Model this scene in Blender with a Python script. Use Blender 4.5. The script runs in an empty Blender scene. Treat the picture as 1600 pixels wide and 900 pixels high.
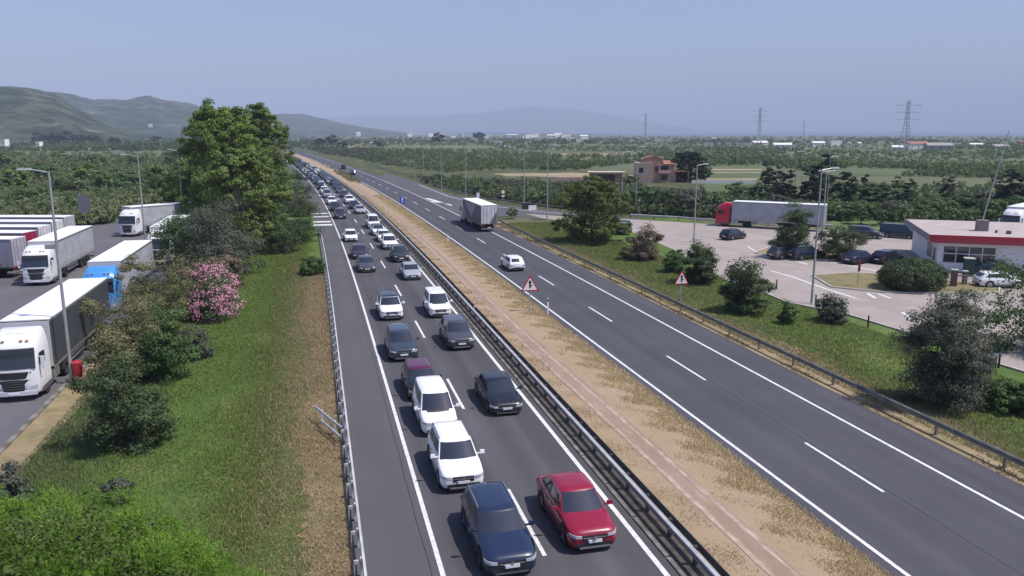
import bpy, math, random
import numpy as np
from mathutils import Vector, Matrix, noise
R = math.radians
rnd = random.Random(7)
sc = bpy.context.scene
COL = sc.collection

# ------------------------------------------------------------------ camera, sky, sun
F = 1230.0; PITCH = math.atan(242 / F); CH = 14.5
YAW = math.atan(313 * math.cos(PITCH) / F)
cam = bpy.data.cameras.new('camera'); camo = bpy.data.objects.new('camera', cam); COL.objects.link(camo)
camo.location = (0, 0, CH); camo.rotation_euler = (math.pi / 2 - PITCH, 0, -YAW)
cam.sensor_width = 36; cam.lens = F / 1600 * 36; cam.clip_end = 60000; cam.clip_start = 0.3
sc.camera = camo
SUN_EL, SUN_AZ = R(60), math.atan2(0.88, -0.47)      # azimuth clockwise from +Y (along the road)
w = bpy.data.worlds.new('World'); sc.world = w; w.use_nodes = True
nt = w.node_tree; nt.nodes.clear()
sky = nt.nodes.new('ShaderNodeTexSky'); sky.sky_type = 'NISHITA'; sky.sun_disc = False
sky.sun_elevation = SUN_EL; sky.sun_rotation = SUN_AZ
sky.air_density = 1.2; sky.dust_density = 1.6; sky.ozone_density = 4.2; sky.altitude = 0
hs = nt.nodes.new('ShaderNodeMixRGB'); hs.blend_type = 'MULTIPLY'; hs.inputs[0].default_value = 1; hs.inputs[2].default_value = (0.87, 0.82, 1.0, 1)
bg = nt.nodes.new('ShaderNodeBackground'); bg.inputs[1].default_value = 0.118
ow = nt.nodes.new('ShaderNodeOutputWorld')
nt.links.new(sky.outputs[0], hs.inputs[1]); nt.links.new(hs.outputs[0], bg.inputs[0]); nt.links.new(bg.outputs[0], ow.inputs[0])
sl = bpy.data.lights.new('sun', 'SUN'); sl.energy = 4.0; sl.angle = R(0.5); sl.color = (1, 0.95, 0.88)
so = bpy.data.objects.new('sun', sl); COL.objects.link(so)
sv = Vector((math.sin(SUN_AZ) * math.cos(SUN_EL), math.cos(SUN_AZ) * math.cos(SUN_EL), math.sin(SUN_EL)))
so.rotation_euler = (-sv).to_track_quat('-Z', 'Y').to_euler(); so.location = (30, -20, 60)
sc.view_settings.view_transform = 'Standard'; sc.view_settings.look = 'None'
sc.view_settings.exposure = 0.34; sc.view_settings.gamma = 1.0; sc.view_settings.use_curve_mapping = False
sc.cycles.max_bounces = 6; sc.cycles.volume_bounces = 0; sc.cycles.transparent_max_bounces = 6

# ------------------------------------------------------------------ survey helpers
def ray(px, py):
    u = (px - 800) / F; v = (450 - py) / F
    fx, fy = math.sin(YAW), math.cos(YAW); cp, sp = math.cos(PITCH), math.sin(PITCH)
    return (fx * cp + u * fy + v * fx * sp, fy * cp - u * fx + v * fy * sp, -sp + v * cp)
def G(px, py, z=0.0):
    d = ray(px, py); t = (z - CH) / d[2]
    return (t * d[0], t * d[1])
def topz(px, py, g):
    d = ray(px, py); return CH + math.hypot(*g) / math.hypot(d[0], d[1]) * d[2]
def off(s):                       # bend of the motorway to the left
    s = max(0.0, s - 60)
    if s < 200: return -s * s / 7200
    a = s - 200; b = -200 * 200 / 7200
    if a < 340: return b - a / 18 - a * a / 18000
    return b - 340 / 18 - 340 * 340 / 18000 - (a - 340) * (1 / 18 + 340 / 9000)
def hdg(s): return math.atan2(-(off(s + 1) - off(s - 1)), 2)     # heading change to the left

# ------------------------------------------------------------------ materials
MATS = {}
def mat(name, col, rough=0.7, metal=0.0, spec=0.5, var=0.0, scale=3.0, col2=None, bump=0.0, bscale=40.0, coat=0.0, detail=6, stretch=None, emit=None):
    if name in MATS: return MATS[name]
    m = bpy.data.materials.new(name); m.use_nodes = True; n = m.node_tree; b = n.nodes['Principled BSDF']
    b.inputs['Roughness'].default_value = rough; b.inputs['Metallic'].default_value = metal
    b.inputs['Specular IOR Level'].default_value = spec; b.inputs['Coat Weight'].default_value = coat
    b.inputs['Base Color'].default_value = (*col, 1)
    if col2 is None and var > 0: col2 = tuple(max(0, c * (1 - var)) for c in col)
    if col2 or bump:
        tc = n.nodes.new('ShaderNodeTexCoord'); src = tc.outputs['Object']
        if stretch:
            mp = n.nodes.new('ShaderNodeMapping'); mp.inputs['Scale'].default_value = stretch
            n.links.new(src, mp.inputs[0]); src = mp.outputs[0]
    if col2:
        no = n.nodes.new('ShaderNodeTexNoise'); no.inputs['Scale'].default_value = scale; no.inputs['Detail'].default_value = detail
        rp = n.nodes.new('ShaderNodeValToRGB'); rp.color_ramp.elements[0].position = .38; rp.color_ramp.elements[1].position = .62
        rp.color_ramp.elements[0].color = (*col, 1); rp.color_ramp.elements[1].color = (*col2, 1)
        n.links.new(src, no.inputs['Vector']); n.links.new(no.outputs[0], rp.inputs[0]); n.links.new(rp.outputs[0], b.inputs['Base Color'])
    if bump:
        n2 = n.nodes.new('ShaderNodeTexNoise'); n2.inputs['Scale'].default_value = bscale; n2.inputs['Detail'].default_value = 4
        bp = n.nodes.new('ShaderNodeBump'); bp.inputs['Strength'].default_value = bump; bp.inputs['Distance'].default_value = .05
        n.links.new(src, n2.inputs['Vector']); n.links.new(n2.outputs[0], bp.inputs['Height']); n.links.new(bp.outputs[0], b.inputs['Normal'])
    MATS[name] = m; return m
def multi(name, cols, scales, rough=0.95, bump=0.4, bscale=20.0, stretch=None, pos=None):
    """ground material: three colours mixed by noises of three sizes"""
    m = bpy.data.materials.new(name); m.use_nodes = True; n = m.node_tree; b = n.nodes['Principled BSDF']
    b.inputs['Roughness'].default_value = rough; b.inputs['Specular IOR Level'].default_value = .2
    tc = n.nodes.new('ShaderNodeTexCoord'); src = tc.outputs['Object']
    if stretch:
        mp = n.nodes.new('ShaderNodeMapping'); mp.inputs['Scale'].default_value = stretch
        n.links.new(src, mp.inputs[0]); src = mp.outputs[0]
    cur = None
    for i, c in enumerate(cols):
        if cur is None:
            rgb = n.nodes.new('ShaderNodeRGB'); rgb.outputs[0].default_value = (*c, 1); cur = rgb.outputs[0]; continue
        no = n.nodes.new('ShaderNodeTexNoise'); no.inputs['Scale'].default_value = scales[i - 1]; no.inputs['Detail'].default_value = 5; no.inputs['Roughness'].default_value = .6
        rp = n.nodes.new('ShaderNodeValToRGB'); p = (pos or [.5] * 9)[i - 1]
        rp.color_ramp.elements[0].position = p - .09; rp.color_ramp.elements[1].position = p + .09
        mx = n.nodes.new('ShaderNodeMixRGB'); mx.inputs[2].default_value = (*c, 1)
        n.links.new(src, no.inputs['Vector']); n.links.new(no.outputs[0], rp.inputs[0]); n.links.new(rp.outputs[0], mx.inputs[0]); n.links.new(cur, mx.inputs[1]); cur = mx.outputs[0]
    n.links.new(cur, b.inputs['Base Color'])
    n2 = n.nodes.new('ShaderNodeTexNoise'); n2.inputs['Scale'].default_value = bscale; n2.inputs['Detail'].default_value = 5
    bp = n.nodes.new('ShaderNodeBump'); bp.inputs['Strength'].default_value = bump; bp.inputs['Distance'].default_value = .1
    n.links.new(src, n2.inputs['Vector']); n.links.new(n2.outputs[0], bp.inputs['Height']); n.links.new(bp.outputs[0], b.inputs['Normal'])
    return m
def leafmat(name, c1, c2, rough=0.65, trans=0.33, scale=None):
    m = bpy.data.materials.new(name); m.use_nodes = True; n = m.node_tree; b = n.nodes['Principled BSDF']
    b.inputs['Roughness'].default_value = rough; b.inputs['Specular IOR Level'].default_value = .25
    at = n.nodes.new('ShaderNodeAttribute'); at.attribute_name = 'tint'
    oi = n.nodes.new('ShaderNodeObjectInfo')
    ad = n.nodes.new('ShaderNodeMath'); ad.operation = 'MULTIPLY_ADD'; ad.inputs[1].default_value = .25; n.links.new(oi.outputs['Random'], ad.inputs[0]); n.links.new(at.outputs['Fac'], ad.inputs[2])
    mx = n.nodes.new('ShaderNodeMixRGB'); mx.inputs[1].default_value = (*c1, 1); mx.inputs[2].default_value = (*c2, 1)
    n.links.new(ad.outputs[0], mx.inputs[0]); cur = mx.outputs[0]
    n.links.new(cur, b.inputs['Base Color'])
    if trans:
        tr = n.nodes.new('ShaderNodeBsdfTranslucent'); n.links.new(cur, tr.inputs[0])
        ms = n.nodes.new('ShaderNodeMixShader'); ms.inputs[0].default_value = trans
        out = n.nodes['Material Output']
        n.links.new(b.outputs[0], ms.inputs[1]); n.links.new(tr.outputs[0], ms.inputs[2]); n.links.new(ms.outputs[0], out.inputs[0])
    return m
def roadmat(name, col, patches=.24, lane0=None):
    m = bpy.data.materials.new(name); m.use_nodes = True; n = m.node_tree; b = n.nodes['Principled BSDF']
    b.inputs['Roughness'].default_value = .85; b.inputs['Specular IOR Level'].default_value = .3
    tc = n.nodes.new('ShaderNodeTexCoord')
    def noise(sc_, stretch=None, det=4):
        src = tc.outputs['Object']
        if stretch:
            mp = n.nodes.new('ShaderNodeMapping'); mp.inputs['Scale'].default_value = stretch; n.links.new(src, mp.inputs[0]); src = mp.outputs[0]
        x = n.nodes.new('ShaderNodeTexNoise'); x.inputs['Scale'].default_value = sc_; x.inputs['Detail'].default_value = det; n.links.new(src, x.inputs['Vector']); return x.outputs[0]
    def mul(cur, fac, lo, hi):
        mr = n.nodes.new('ShaderNodeMapRange'); mr.inputs[1].default_value = .3; mr.inputs[2].default_value = .7; mr.inputs[3].default_value = lo; mr.inputs[4].default_value = hi
        n.links.new(fac, mr.inputs[0]); mx = n.nodes.new('ShaderNodeMixRGB'); mx.blend_type = 'MULTIPLY'; mx.inputs[0].default_value = 1
        n.links.new(cur, mx.inputs[1]); n.links.new(mr.outputs[0], mx.inputs[2]); return mx.outputs[0]
    rgb = n.nodes.new('ShaderNodeRGB'); rgb.outputs[0].default_value = (*col, 1); cur = rgb.outputs[0]
    cur = mul(cur, noise(1.0, (.9, .02, 1), 3), 1 - patches, 1 + patches * .6)      # long tyre-worn streaks
    cur = mul(cur, noise(.15), .9, 1.08)
    if lane0 is not None:         # tyre-polished wheel paths that follow the bend
        sx = n.nodes.new('ShaderNodeSeparateXYZ'); n.links.new(tc.outputs['Object'], sx.inputs[0])
        def M(op, a, b=None, c=None):
            x = n.nodes.new('ShaderNodeMath'); x.operation = op
            for k, v in enumerate((a, b, c)):
                if v is None: continue
                if isinstance(v, (int, float)): x.inputs[k].default_value = v
                else: n.links.new(v, x.inputs[k])
            return x.outputs[0]
        dy = M('MAXIMUM', M('SUBTRACT', sx.outputs[1], 60.0), 0.0)
        xr = M('ADD', sx.outputs[0], M('DIVIDE', M('MULTIPLY', dy, dy), 7200.0))
        cs = M('COSINE', M('MULTIPLY', M('SUBTRACT', xr, lane0), 4 * math.pi / 3.63))
        f_ = M('MULTIPLY_ADD', M('MULTIPLY', cs, noise(.6, (1, .05, 1), 2)), .11, 1.0)
        mx = n.nodes.new('ShaderNodeMixRGB'); mx.blend_type = 'MULTIPLY'; mx.inputs[0].default_value = 1; n.links.new(cur, mx.inputs[1]); n.links.new(f_, mx.inputs[2]); cur = mx.outputs[0]
    cur = mul(cur, noise(30, None, 6), .82, 1.15)
    n.links.new(cur, b.inputs['Base Color'])
    bp = n.nodes.new('ShaderNodeBump'); bp.inputs['Strength'].default_value = .25; bp.inputs['Distance'].default_value = .01
    n.links.new(noise(60), bp.inputs['Height']); n.links.new(bp.outputs[0], b.inputs['Normal'])
    return m

white_metal = mat('galvanised_steel', (.55, .55, .54), .55, .15, var=.25, scale=2)
dull_steel = mat('weathered_steel', (.26, .25, .21), .6, .4, var=.35, scale=1.5)
pole_m = mat('pole_steel', (.42, .43, .43), .5, .4, var=.2, scale=1)
dark_m = mat('dark_plastic', (.02, .02, .022), .6)
rubber = mat('rubber', (.018, .018, .02), .85)
alloy = mat('alloy', (.38, .38, .40), .35, .7)
glass_m = mat('tinted_glass', (.022, .028, .042), .06, 0, .8)
lamp_m = mat('lamp_lens', (.42, .44, .47), .1, 0, .8)
tail_m = mat('tail_lens', (.35, .01, .012), .2, 0, .6)
plate_m = mat('plate_white', (.75, .75, .74), .4)
chrome = mat('chrome', (.7, .7, .72), .2, .9)
paint_white = mat('marking_paint', (.72, .72, .70), .7, var=.25, scale=6, bump=.1)
trim_grey = mat('grey_trim', (.10, .10, .105), .6)
bark = mat('bark', (.10, .075, .055), .95, var=.5, scale=6, bump=.6, bscale=15)
pale_bark = mat('pale_bark', (.28, .25, .21), .9, var=.5, scale=5, bump=.4, bscale=12)
blue_m = mat('sign_blue', (.02, .08, .42), .4)
red_m = mat('sign_red', (.45, .015, .02), .4)
signw = mat('sign_white', (.75, .72, .74), .4)
black_m = mat('sign_black', (.012, .012, .014), .5)

# ------------------------------------------------------------------ mesh helpers
def link(o, parent=None):
    COL.objects.link(o)
    if parent is not None: o.parent = parent
    return o
def tag(o, label=None, cat=None, group=None, kind=None):
    if label: o['label'] = label
    if cat: o['category'] = cat
    if group: o['group'] = group
    if kind: o['kind'] = kind
    return o
def thing(name, label, cat, loc=(0, 0, 0), rz=0.0, group=None):
    o = bpy.data.objects.new(name, None); o.empty_display_size = .5
    o.location = loc; o.rotation_euler = (0, 0, rz); link(o); return tag(o, label, cat, group)
class MB:
    def __init__(s): s.v = []; s.f = []
    def add(s, v, f):
        b = len(s.v); s.v += [tuple(p) for p in v]; s.f += [tuple(i + b for i in q) for q in f]; return s
    def box(s, x0, x1, y0, y1, z0, z1, tx=1.0, ty=1.0):
        cx, cy = (x0 + x1) / 2, (y0 + y1) / 2; hx, hy = (x1 - x0) / 2, (y1 - y0) / 2
        v = [(cx + a * hx, cy + b * hy, z0) for a, b in ((-1, -1), (1, -1), (1, 1), (-1, 1))] + [(cx + a * hx * tx, cy + b * hy * ty, z1) for a, b in ((-1, -1), (1, -1), (1, 1), (-1, 1))]
        return s.add(v, [(3, 2, 1, 0), (4, 5, 6, 7), (0, 1, 5, 4), (1, 2, 6, 5), (2, 3, 7, 6), (3, 0, 4, 7)])
    def tube(s, a, b, r0, r1=None, n=8):
        r1 = r0 if r1 is None else r1; a = Vector(a); b = Vector(b); d = (b - a).normalized()
        u = d.orthogonal().normalized(); w_ = d.cross(u)
        v = []
        for c, r in ((a, r0), (b, r1)):
            for i in range(n):
                t = 2 * math.pi * i / n; v.append(c + u * (r * math.cos(t)) + w_ * (r * math.sin(t)))
        f = [(i, (i + 1) % n, n + (i + 1) % n, n + i) for i in range(n)] + [tuple(range(n - 1, -1, -1)), tuple(range(n, 2 * n))]
        return s.add(v, f)
    def prism(s, pts, thick, axis='y', at=0.0):
        """pts in the plane across axis, extruded both ways"""
        n = len(pts); v = []
        for d in (-thick / 2, thick / 2):
            for p, q in pts:
                v.append({'y': (p, at + d, q), 'x': (at + d, p, q), 'z': (p, q, at + d)}[axis])
        f = [tuple(range(n - 1, -1, -1)), tuple(range(n, 2 * n))] + [(i, (i + 1) % n, n + (i + 1) % n, n + i) for i in range(n)]
        return s.add(v, f)
    def mesh(s, name, m, smooth=None, recalc=True):
        me = bpy.data.meshes.new(name); me.from_pydata(s.v, [], s.f)
        if recalc:
            import bmesh
            bm = bmesh.new(); bm.from_mesh(me); bmesh.ops.recalc_face_normals(bm, faces=bm.faces); bm.to_mesh(me); bm.free()
        me.materials.append(m or mat('base_paint', (.5, .5, .5)))
        if smooth is not None:
            me.shade_smooth(); me.set_sharp_from_angle(angle=R(smooth))
        return me
    def obj(s, name, m, parent=None, smooth=None, loc=(0, 0, 0)):
        o = bpy.data.objects.new(name, s.mesh(name, m, smooth)); o.location = loc; return link(o, parent)
def inst(name, me, parent=None, loc=(0, 0, 0), rz=0.0, m=None, scale=None):
    o = bpy.data.objects.new(name, me); o.location = loc; o.rotation_euler = (0, 0, rz)
    if scale: o.scale = scale
    link(o, parent)
    if m is not None and len(me.materials):
        o.material_slots[0].link = 'OBJECT'; o.material_slots[0].material = m
    return o
def npmesh(name, V, Fq, m, tint=None):
    """fast mesh from numpy arrays; Fq (n,k)"""
    V = np.asarray(V, np.float32).reshape(-1, 3); Fq = np.asarray(Fq, np.int32)
    n, k = Fq.shape
    me = bpy.data.meshes.new(name); me.vertices.add(len(V)); me.vertices.foreach_set('co', V.ravel())
    me.loops.add(n * k); me.loops.foreach_set('vertex_index', Fq.ravel())
    me.polygons.add(n); me.polygons.foreach_set('loop_start', np.arange(0, n * k, k, dtype=np.int32))
    me.polygons.foreach_set('loop_total', np.full(n, k, np.int32))
    if tint is not None:
        a = me.attributes.new('tint', 'FLOAT', 'FACE'); a.data.foreach_set('value', np.asarray(tint, np.float32))
    me.update(calc_edges=True)
    if m: me.materials.append(m)
    return me
def sheet(name, pts, z, m, kind='structure'):
    """flat polygon sheet"""
    me = bpy.data.meshes.new(name); me.from_pydata([(x, y, z) for x, y in pts], [], [tuple(range(len(pts)))])
    me.materials.append(m)
    import bmesh
    bm = bmesh.new(); bm.from_mesh(me); bmesh.ops.triangulate(bm, faces=bm.faces)
    for f in bm.faces:
        f.normal_update()
        if f.normal.z < 0: f.normal_flip()
    bm.to_mesh(me); bm.free()
    o = bpy.data.objects.new(name, me); link(o); o['kind'] = kind; return o
def strip(x0, x1, s0, s1, z, step=6.0, jitter=0.0, rg=None):
    """verts/faces of a band that follows the road; x0,x1 may be functions of s"""
    n = max(2, int((s1 - s0) / step) + 1); v = []; f = []
    for i in range(n + 1):
        s = s0 + (s1 - s0) * i / n
        a = x0(s) if callable(x0) else x0; b = x1(s) if callable(x1) else x1
        if jitter: a += (rg or rnd).uniform(-jitter, jitter); b += (rg or rnd).uniform(-jitter, jitter)
        v += [(a + off(s), s, z), (b + off(s), s, z)]
    f = [(2 * i, 2 * i + 1, 2 * i + 3, 2 * i + 2) for i in range(n)]
    return v, f
def band(name, x0, x1, s0, s1, z, m, step=6.0, jitter=0.0):
    b = MB(); b.add(*strip(x0, x1, s0, s1, z, step, jitter)); me = bpy.data.meshes.new(name); me.from_pydata(b.v, [], b.f); me.materials.append(m)
    o = bpy.data.objects.new(name, me); link(o); o['kind'] = 'structure'; return o

# ------------------------------------------------------------------ ground
g_far = multi('countryside', [(.11, .125, .065), (.085, .10, .05), (.20, .18, .11), (.13, .14, .07)], [.012, .004, .03], stretch=(1, 1.6, 1), pos=[.5, .60, .55])
me = MB().add([(-16000, -300, 0), (16000, -300, 0), (16000, 22000, 0), (-16000, 22000, 0)], [(0, 1, 2, 3)])
o = me.obj('ground', g_far); o['kind'] = 'structure'
sea_m = mat('sea_water', (.03, .09, .16), .35)
me = MB().add([(2300, 5200, .5), (16500, 1500, .5), (16500, 21900, 112), (1500, 21900, 128), (1700, 9000, 26)], [(0, 1, 2, 3, 4)])
o = me.obj('sea', sea_m); o['kind'] = 'structure'
grass_m = multi('verge_grass', [(.095, .15, .032), (.072, .12, .028), (.15, .165, .055), (.075, .135, .030)], [.5, .16, 1.4], pos=[.5, .60, .6])
rough_m = multi('scrub_ground', [(.075, .09, .035), (.05, .065, .03), (.16, .14, .08)], [.3, .1], pos=[.5, .6])
dry_m = multi('dry_verge', [(.27, .205, .12), (.20, .17, .085), (.32, .245, .15)], [1.2, .5], pos=[.48, .55])
med_m = multi('median_soil', [(.32, .24, .16), (.335, .255, .155), (.35, .27, .19), (.28, .21, .125)], [.9, .35, 3.0], pos=[.5, .56, .64])
trk_m = multi('dirt_track', [(.31, .23, .175), (.27, .20, .145), (.36, .28, .215)], [.8, 2.5], stretch=(1, .25, 1), pos=[.5, .62])
asph_L = roadmat('asphalt_left', (.080, .078, .086), lane0=5.37); asph_R = roadmat('asphalt_right', (.071, .070, .082), .12, lane0=20.4)
asph_S = roadmat('asphalt_shoulder', (.092, .090, .095), .08); asph_P = roadmat('asphalt_park', (.12, .115, .125), .1)
pink_m = multi('pinkish_pavement', [(.33, .285, .262), (.29, .255, .235), (.36, .315, .285)], [.12, .5], bump=.05, pos=[.5, .6])
pav_m = multi('pale_pavement', [(.30, .27, .23), (.26, .23, .19)], [.6], bump=.05)

SMAX = 900
band('verge_left', -13.9, .95, -10, 420, .010, grass_m)
band('scrub_floor_left', -75, -13.9, 100, 420, .008, rough_m)
band('dry_verge', lambda s: -1.0 - .45 * math.sin(s * .21) - .3 * math.sin(s * .53) + .010 * max(0, s - 60), .98, -10, 92, .020, dry_m, .35, .28)
band('hard_shoulder', .7, 3.45, -10, SMAX, .030, asph_S)
band('left_carriageway', 3.45, 11.3, -10, SMAX, .032, asph_L)
band('median', 11.3, 18.1, -10, SMAX, .024, med_m)
band('dirt_track', lambda s: 13.85 + .25 * math.sin(s * .09), lambda s: 15.0 + .2 * math.sin(s * .07), -10, 230, .034, trk_m, 2, .05)
for x_, ph_ in ((13.95, 0), (14.75, .6)): band('wheel_rut', lambda s, x_=x_: x_ + .25 * math.sin(s * .08) - .09, lambda s, x_=x_: x_ + .25 * math.sin(s * .08) + .09, -10, 120, .040, mat('pale_dust', (.44, .34, .27), .95, var=.35, scale=1.5), .8, .04)
band('right_carriageway', 17.9, 28.2, -10, SMAX, .036, asph_R, 6)
band('dry_verge_right', 28.0, lambda s: 31.0 + .5 * math.sin(s * .17) + .3 * math.sin(s * .45), -10, 128, .022, dry_m, .5, .25)
band('verge_right', 29.0, 62, -10, 126, .012, grass_m)
band('scrub_floor_right', 28.5, 120, 120, 900, .008, rough_m)

def line(name, x, s0, s1, w_=.15, z=.044, step=4): return band(name, x - w_ / 2, x + w_ / 2, s0, s1, z, paint_white, step)
line('edge_line', 3.56, -10, 600, .17); line('edge_line', 10.80, -10, 600, .20); line('edge_line', 18.58, -10, 600, .17, .048); line('edge_line', 25.75, -10, 600, .17, .048)
for xx, s00, zz in ((7.2, 24.1, .044), (22.1, 25.5, .048)):
    b = MB(); s = s00 - 15.35 * 2
    while s < 480: b.add(*strip(xx - .075, xx + .075, s, s + 5.4, zz, 3)); s += 15.35
    o = b.obj('lane_dashes', paint_white); o['kind'] = 'structure'
# hatch bars on the left shoulder and the gore by the exit
b = MB()
for (yy, t) in ((334, .35), (339, .35), (347, .5), (352, .5)):
    s = G(500, yy)[1]; b.add(*strip(.3, 3.2, s - t * 2, s + t * 2, .045, 1))
o = b.obj('hatch_marking', paint_white); o['kind'] = 'structure'
tar = mat('tar_seal', (.032, .032, .036), .6)
def seal(pts, w_, z):
    b = MB()
    for (xa, sa), (xb, sb) in zip(pts, pts[1:]):
        b.add([(xa - w_ + off(sa), sa, z), (xa + w_ + off(sa), sa, z), (xb + w_ + off(sb), sb, z), (xb - w_ + off(sb), sb, z)], [(0, 1, 2, 3)])
    return b
rq = random.Random(12); b = MB()
for x0, s0, s1, z in ((3.2, 12, 120, .0375), (22.35, 16, 66, .0415), (26.0, 20, 110, .0415)):
    pts = []; s_ = s0; x = x0
    while s_ < s1: pts.append((x, s_)); s_ += rq.uniform(.5, 1.4); x = x0 + (x - x0) * .8 + rq.uniform(-.03, .03)
    t_ = seal(pts, .014, z); b.add(t_.v, t_.f)
for k in range(9):
    lane_x, zz = rq.choice([(5, .0375), (9, .0375), (20, .0415), (24, .0415), (2, .0375), (27, .0415)]); s0 = rq.uniform(20, 75); x = lane_x - 1.5; pts = []
    yv = s0
    for q_ in range(8): pts.append((x, yv)); x += rq.uniform(.2, .45); yv += rq.uniform(-.10, .25)
    v = []
    for (xa, sa), (xb, sb) in zip(pts, pts[1:]): b.add([(xa, sa - .015, zz), (xb, sb - .015, zz), (xb, sb + .015, zz), (xa, sa + .015, zz)], [(0, 1, 2, 3)])
o = b.obj('tar_seal', tar); o['kind'] = 'structure'
# drainage gutter beside the median barrier
gut = mat('gutter_concrete', (.22, .21, .19), .9, col2=(.10, .09, .07), scale=1.3)
b = MB(); 
for k in range(60):
    s = -4 + k * 3.0; x0, x1 = 11.22, 11.42
    b.add([(x0 + off(s), s, .034), (x1 + off(s), s, .034), (x1 + off(s + 2.9), s + 2.9, .034), (x0 + off(s + 2.9), s + 2.9, .034), (x0 + off(s), s, .09), (x1 + off(s), s, .09), (x1 + off(s + 2.9), s + 2.9, .09), (x0 + off(s + 2.9), s + 2.9, .09)],
          [(3, 2, 1, 0), (4, 5, 6, 7), (0, 1, 5, 4), (1, 2, 6, 5), (2, 3, 7, 6), (3, 0, 4, 7)])
o = b.obj('gutter', gut); o['kind'] = 'structure'
band('barrier_shade', 11.46, 12.55, -10, 330, .031, mat('barrier_shade_ground', (.045, .04, .036), .95, col2=(.10, .08, .06), scale=2.2), 3, .05)  # dark strip paints the barrier's shadow onto the median ground

# lorry park on the left
sheet('lorry_park', [(-14.2, -10), (-13.9, 62), (-14.6, 108), (-17.5, 118), (-22, 134), (-22, 142), (-60, 136), (-75, 116), (-75, -10)], .024, asph_P)
b = MB()
kp = [(-14.75, 20), (-14.75, 52), (-14.6, 108)]
for (xa, ya), (xb, yb) in zip(kp, kp[1:]):
    b.add([(xa, ya, .0), (xa + .25, ya, 0), (xb + .25, yb, 0), (xb, yb, 0), (xa, ya, .14), (xa + .25, ya, .14), (xb + .25, yb, .14), (xb, yb, .14)],
          [(3, 2, 1, 0), (4, 5, 6, 7), (0, 1, 5, 4), (1, 2, 6, 5), (2, 3, 7, 6), (3, 0, 4, 7)])
o = b.obj('kerb', gut); o['kind'] = 'structure'
sheet('sandy_edge', [(-14.5, 20), (-13.2, 22), (-13.0, 38), (-12.7, 47), (-13.4, 56), (-13.6, 75), (-14.5, 100)], .05, dry_m)
b = MB()
for s in (70.5, 87.0, 104.0): b.box(-22.6, -22.45, s, s + 13.5, .03, .034)
o = b.obj('bay_lines', paint_white); o['kind'] = 'structure'

# exit ramp and service area on the right
P = lambda l: [G(*p) for p in l]
ramp_out = P([(600, 270), (650, 284), (700, 303), (760, 317), (830, 326), (940, 337), (1000, 342)])
ramp_in = P([(1000, 362), (930, 353), (870, 345), (800, 338), (775, 338)])
ge = [(25.9 + off(s), s) for s in (128, 150, 170, 190, 220, 250)]
sheet('exit_ramp', ramp_out + ramp_in + ge, .040, asph_S)
b = MB()
a0, a1, a2 = G(683, 314), G(716, 322), G(716, 332)
b.add([(25.95 + off(178), 178, .052), (27.0 + off(178), 178, .052), (28.6 + off(160), 160, .052), (28.2 + off(158), 158, .052)], [(0, 1, 2, 3)])
b.add([(26.0 + off(172), 172, .052), (28.4 + off(164), 164, .052), (28.3 + off(162), 162, .052), (26.0 + off(168), 168, .052)], [(0, 1, 2, 3)])
o = b.obj('gore_marking', paint_white); o['kind'] = 'structure'
b = MB()
lo = P([(655, 289), (700, 307), (760, 321), (830, 330), (900, 336)])
for p, q in zip(lo, lo[1:]): b.add([(p[0] - .1, p[1] - .1, .05), (p[0] + .1, p[1] + .1, .05), (q[0] + .1, q[1] + .1, .05), (q[0] - .1, q[1] - .1, .05)], [(0, 1, 2, 3)])
o = b.obj('ramp_edge_line', paint_white); o['kind'] = 'structure'
area = P([(985, 343), (1120, 351), (1300, 360), (1440, 366), (1620, 372)]) + [(125, 74), (90, 20), (52, 26)] + P([(1600, 581), (1500, 551), (1420, 520), (1320, 490), (1232, 473), (1190, 455), (1130, 436), (1060, 394), (1010, 372), (985, 362)])
sheet('service_area', area, .045, pink_m)
sheet('service_road_far', P([(820, 334), (930, 342), (985, 343), (985, 352), (930, 352), (850, 342)]), .047, pav_m)
def kerbline(name, pts, m=gut, h=.14, w_=.16):
    b = MB()
    for (xa, ya), (xb, yb) in zip(pts, pts[1:]):
        d = Vector((xb - xa, yb - ya)); nrm = Vector((-d.y, d.x)).normalized() * w_
        p = [(xa, ya), (xb, yb), (xb + nrm.x, yb + nrm.y), (xa + nrm.x, ya + nrm.y)]
        b.add([(x, y, .02) for x, y in p] + [(x, y, h) for x, y in p], [(3, 2, 1, 0), (4, 5, 6, 7), (0, 1, 5, 4), (1, 2, 6, 5), (2, 3, 7, 6), (3, 0, 4, 7)])
    o = b.obj(name, m); o['kind'] = 'structure'; return o
pale_kerb = mat('pale_kerb', (.50, .48, .43), .85, var=.2, scale=2)
kerbline('kerb', P([(1640, 594), (1600, 582), (1500, 552), (1420, 521), (1320, 491), (1232, 474), (1190, 456), (1130, 437)]), pale_kerb)
isl = P([(1270, 432), (1330, 428), (1400, 431), (1470, 440), (1560, 447), (1560, 458), (1470, 460), (1380, 458), (1300, 450)])
sheet('grass_island', isl, .15, multi('dry_lawn', [(.17, .155, .075), (.22, .18, .10)], [.8])); kerbline('kerb', isl + isl[:1], pale_kerb, .17)
isl2 = P([(1180, 396), (1200, 388), (1330, 396), (1340, 408), (1230, 406)])
sheet('planted_island', isl2, .13, dry_m); kerbline('kerb', isl2 + isl2[:1], pale_kerb, .15)
def paintline(name, pts, w_, z=.055):
    b = MB()
    for p, q in zip(pts, pts[1:]):
        d = Vector((q[0] - p[0], q[1] - p[1])); nr = Vector((-d.y, d.x)).normalized() * w_ / 2
        b.add([(p[0] - nr.x, p[1] - nr.y, z), (q[0] - nr.x, q[1] - nr.y, z), (q[0] + nr.x, q[1] + nr.y, z), (p[0] + nr.x, p[1] + nr.y, z)], [(0, 1, 2, 3)])
    o = b.obj(name, paint_white); o['kind'] = 'structure'
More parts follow.
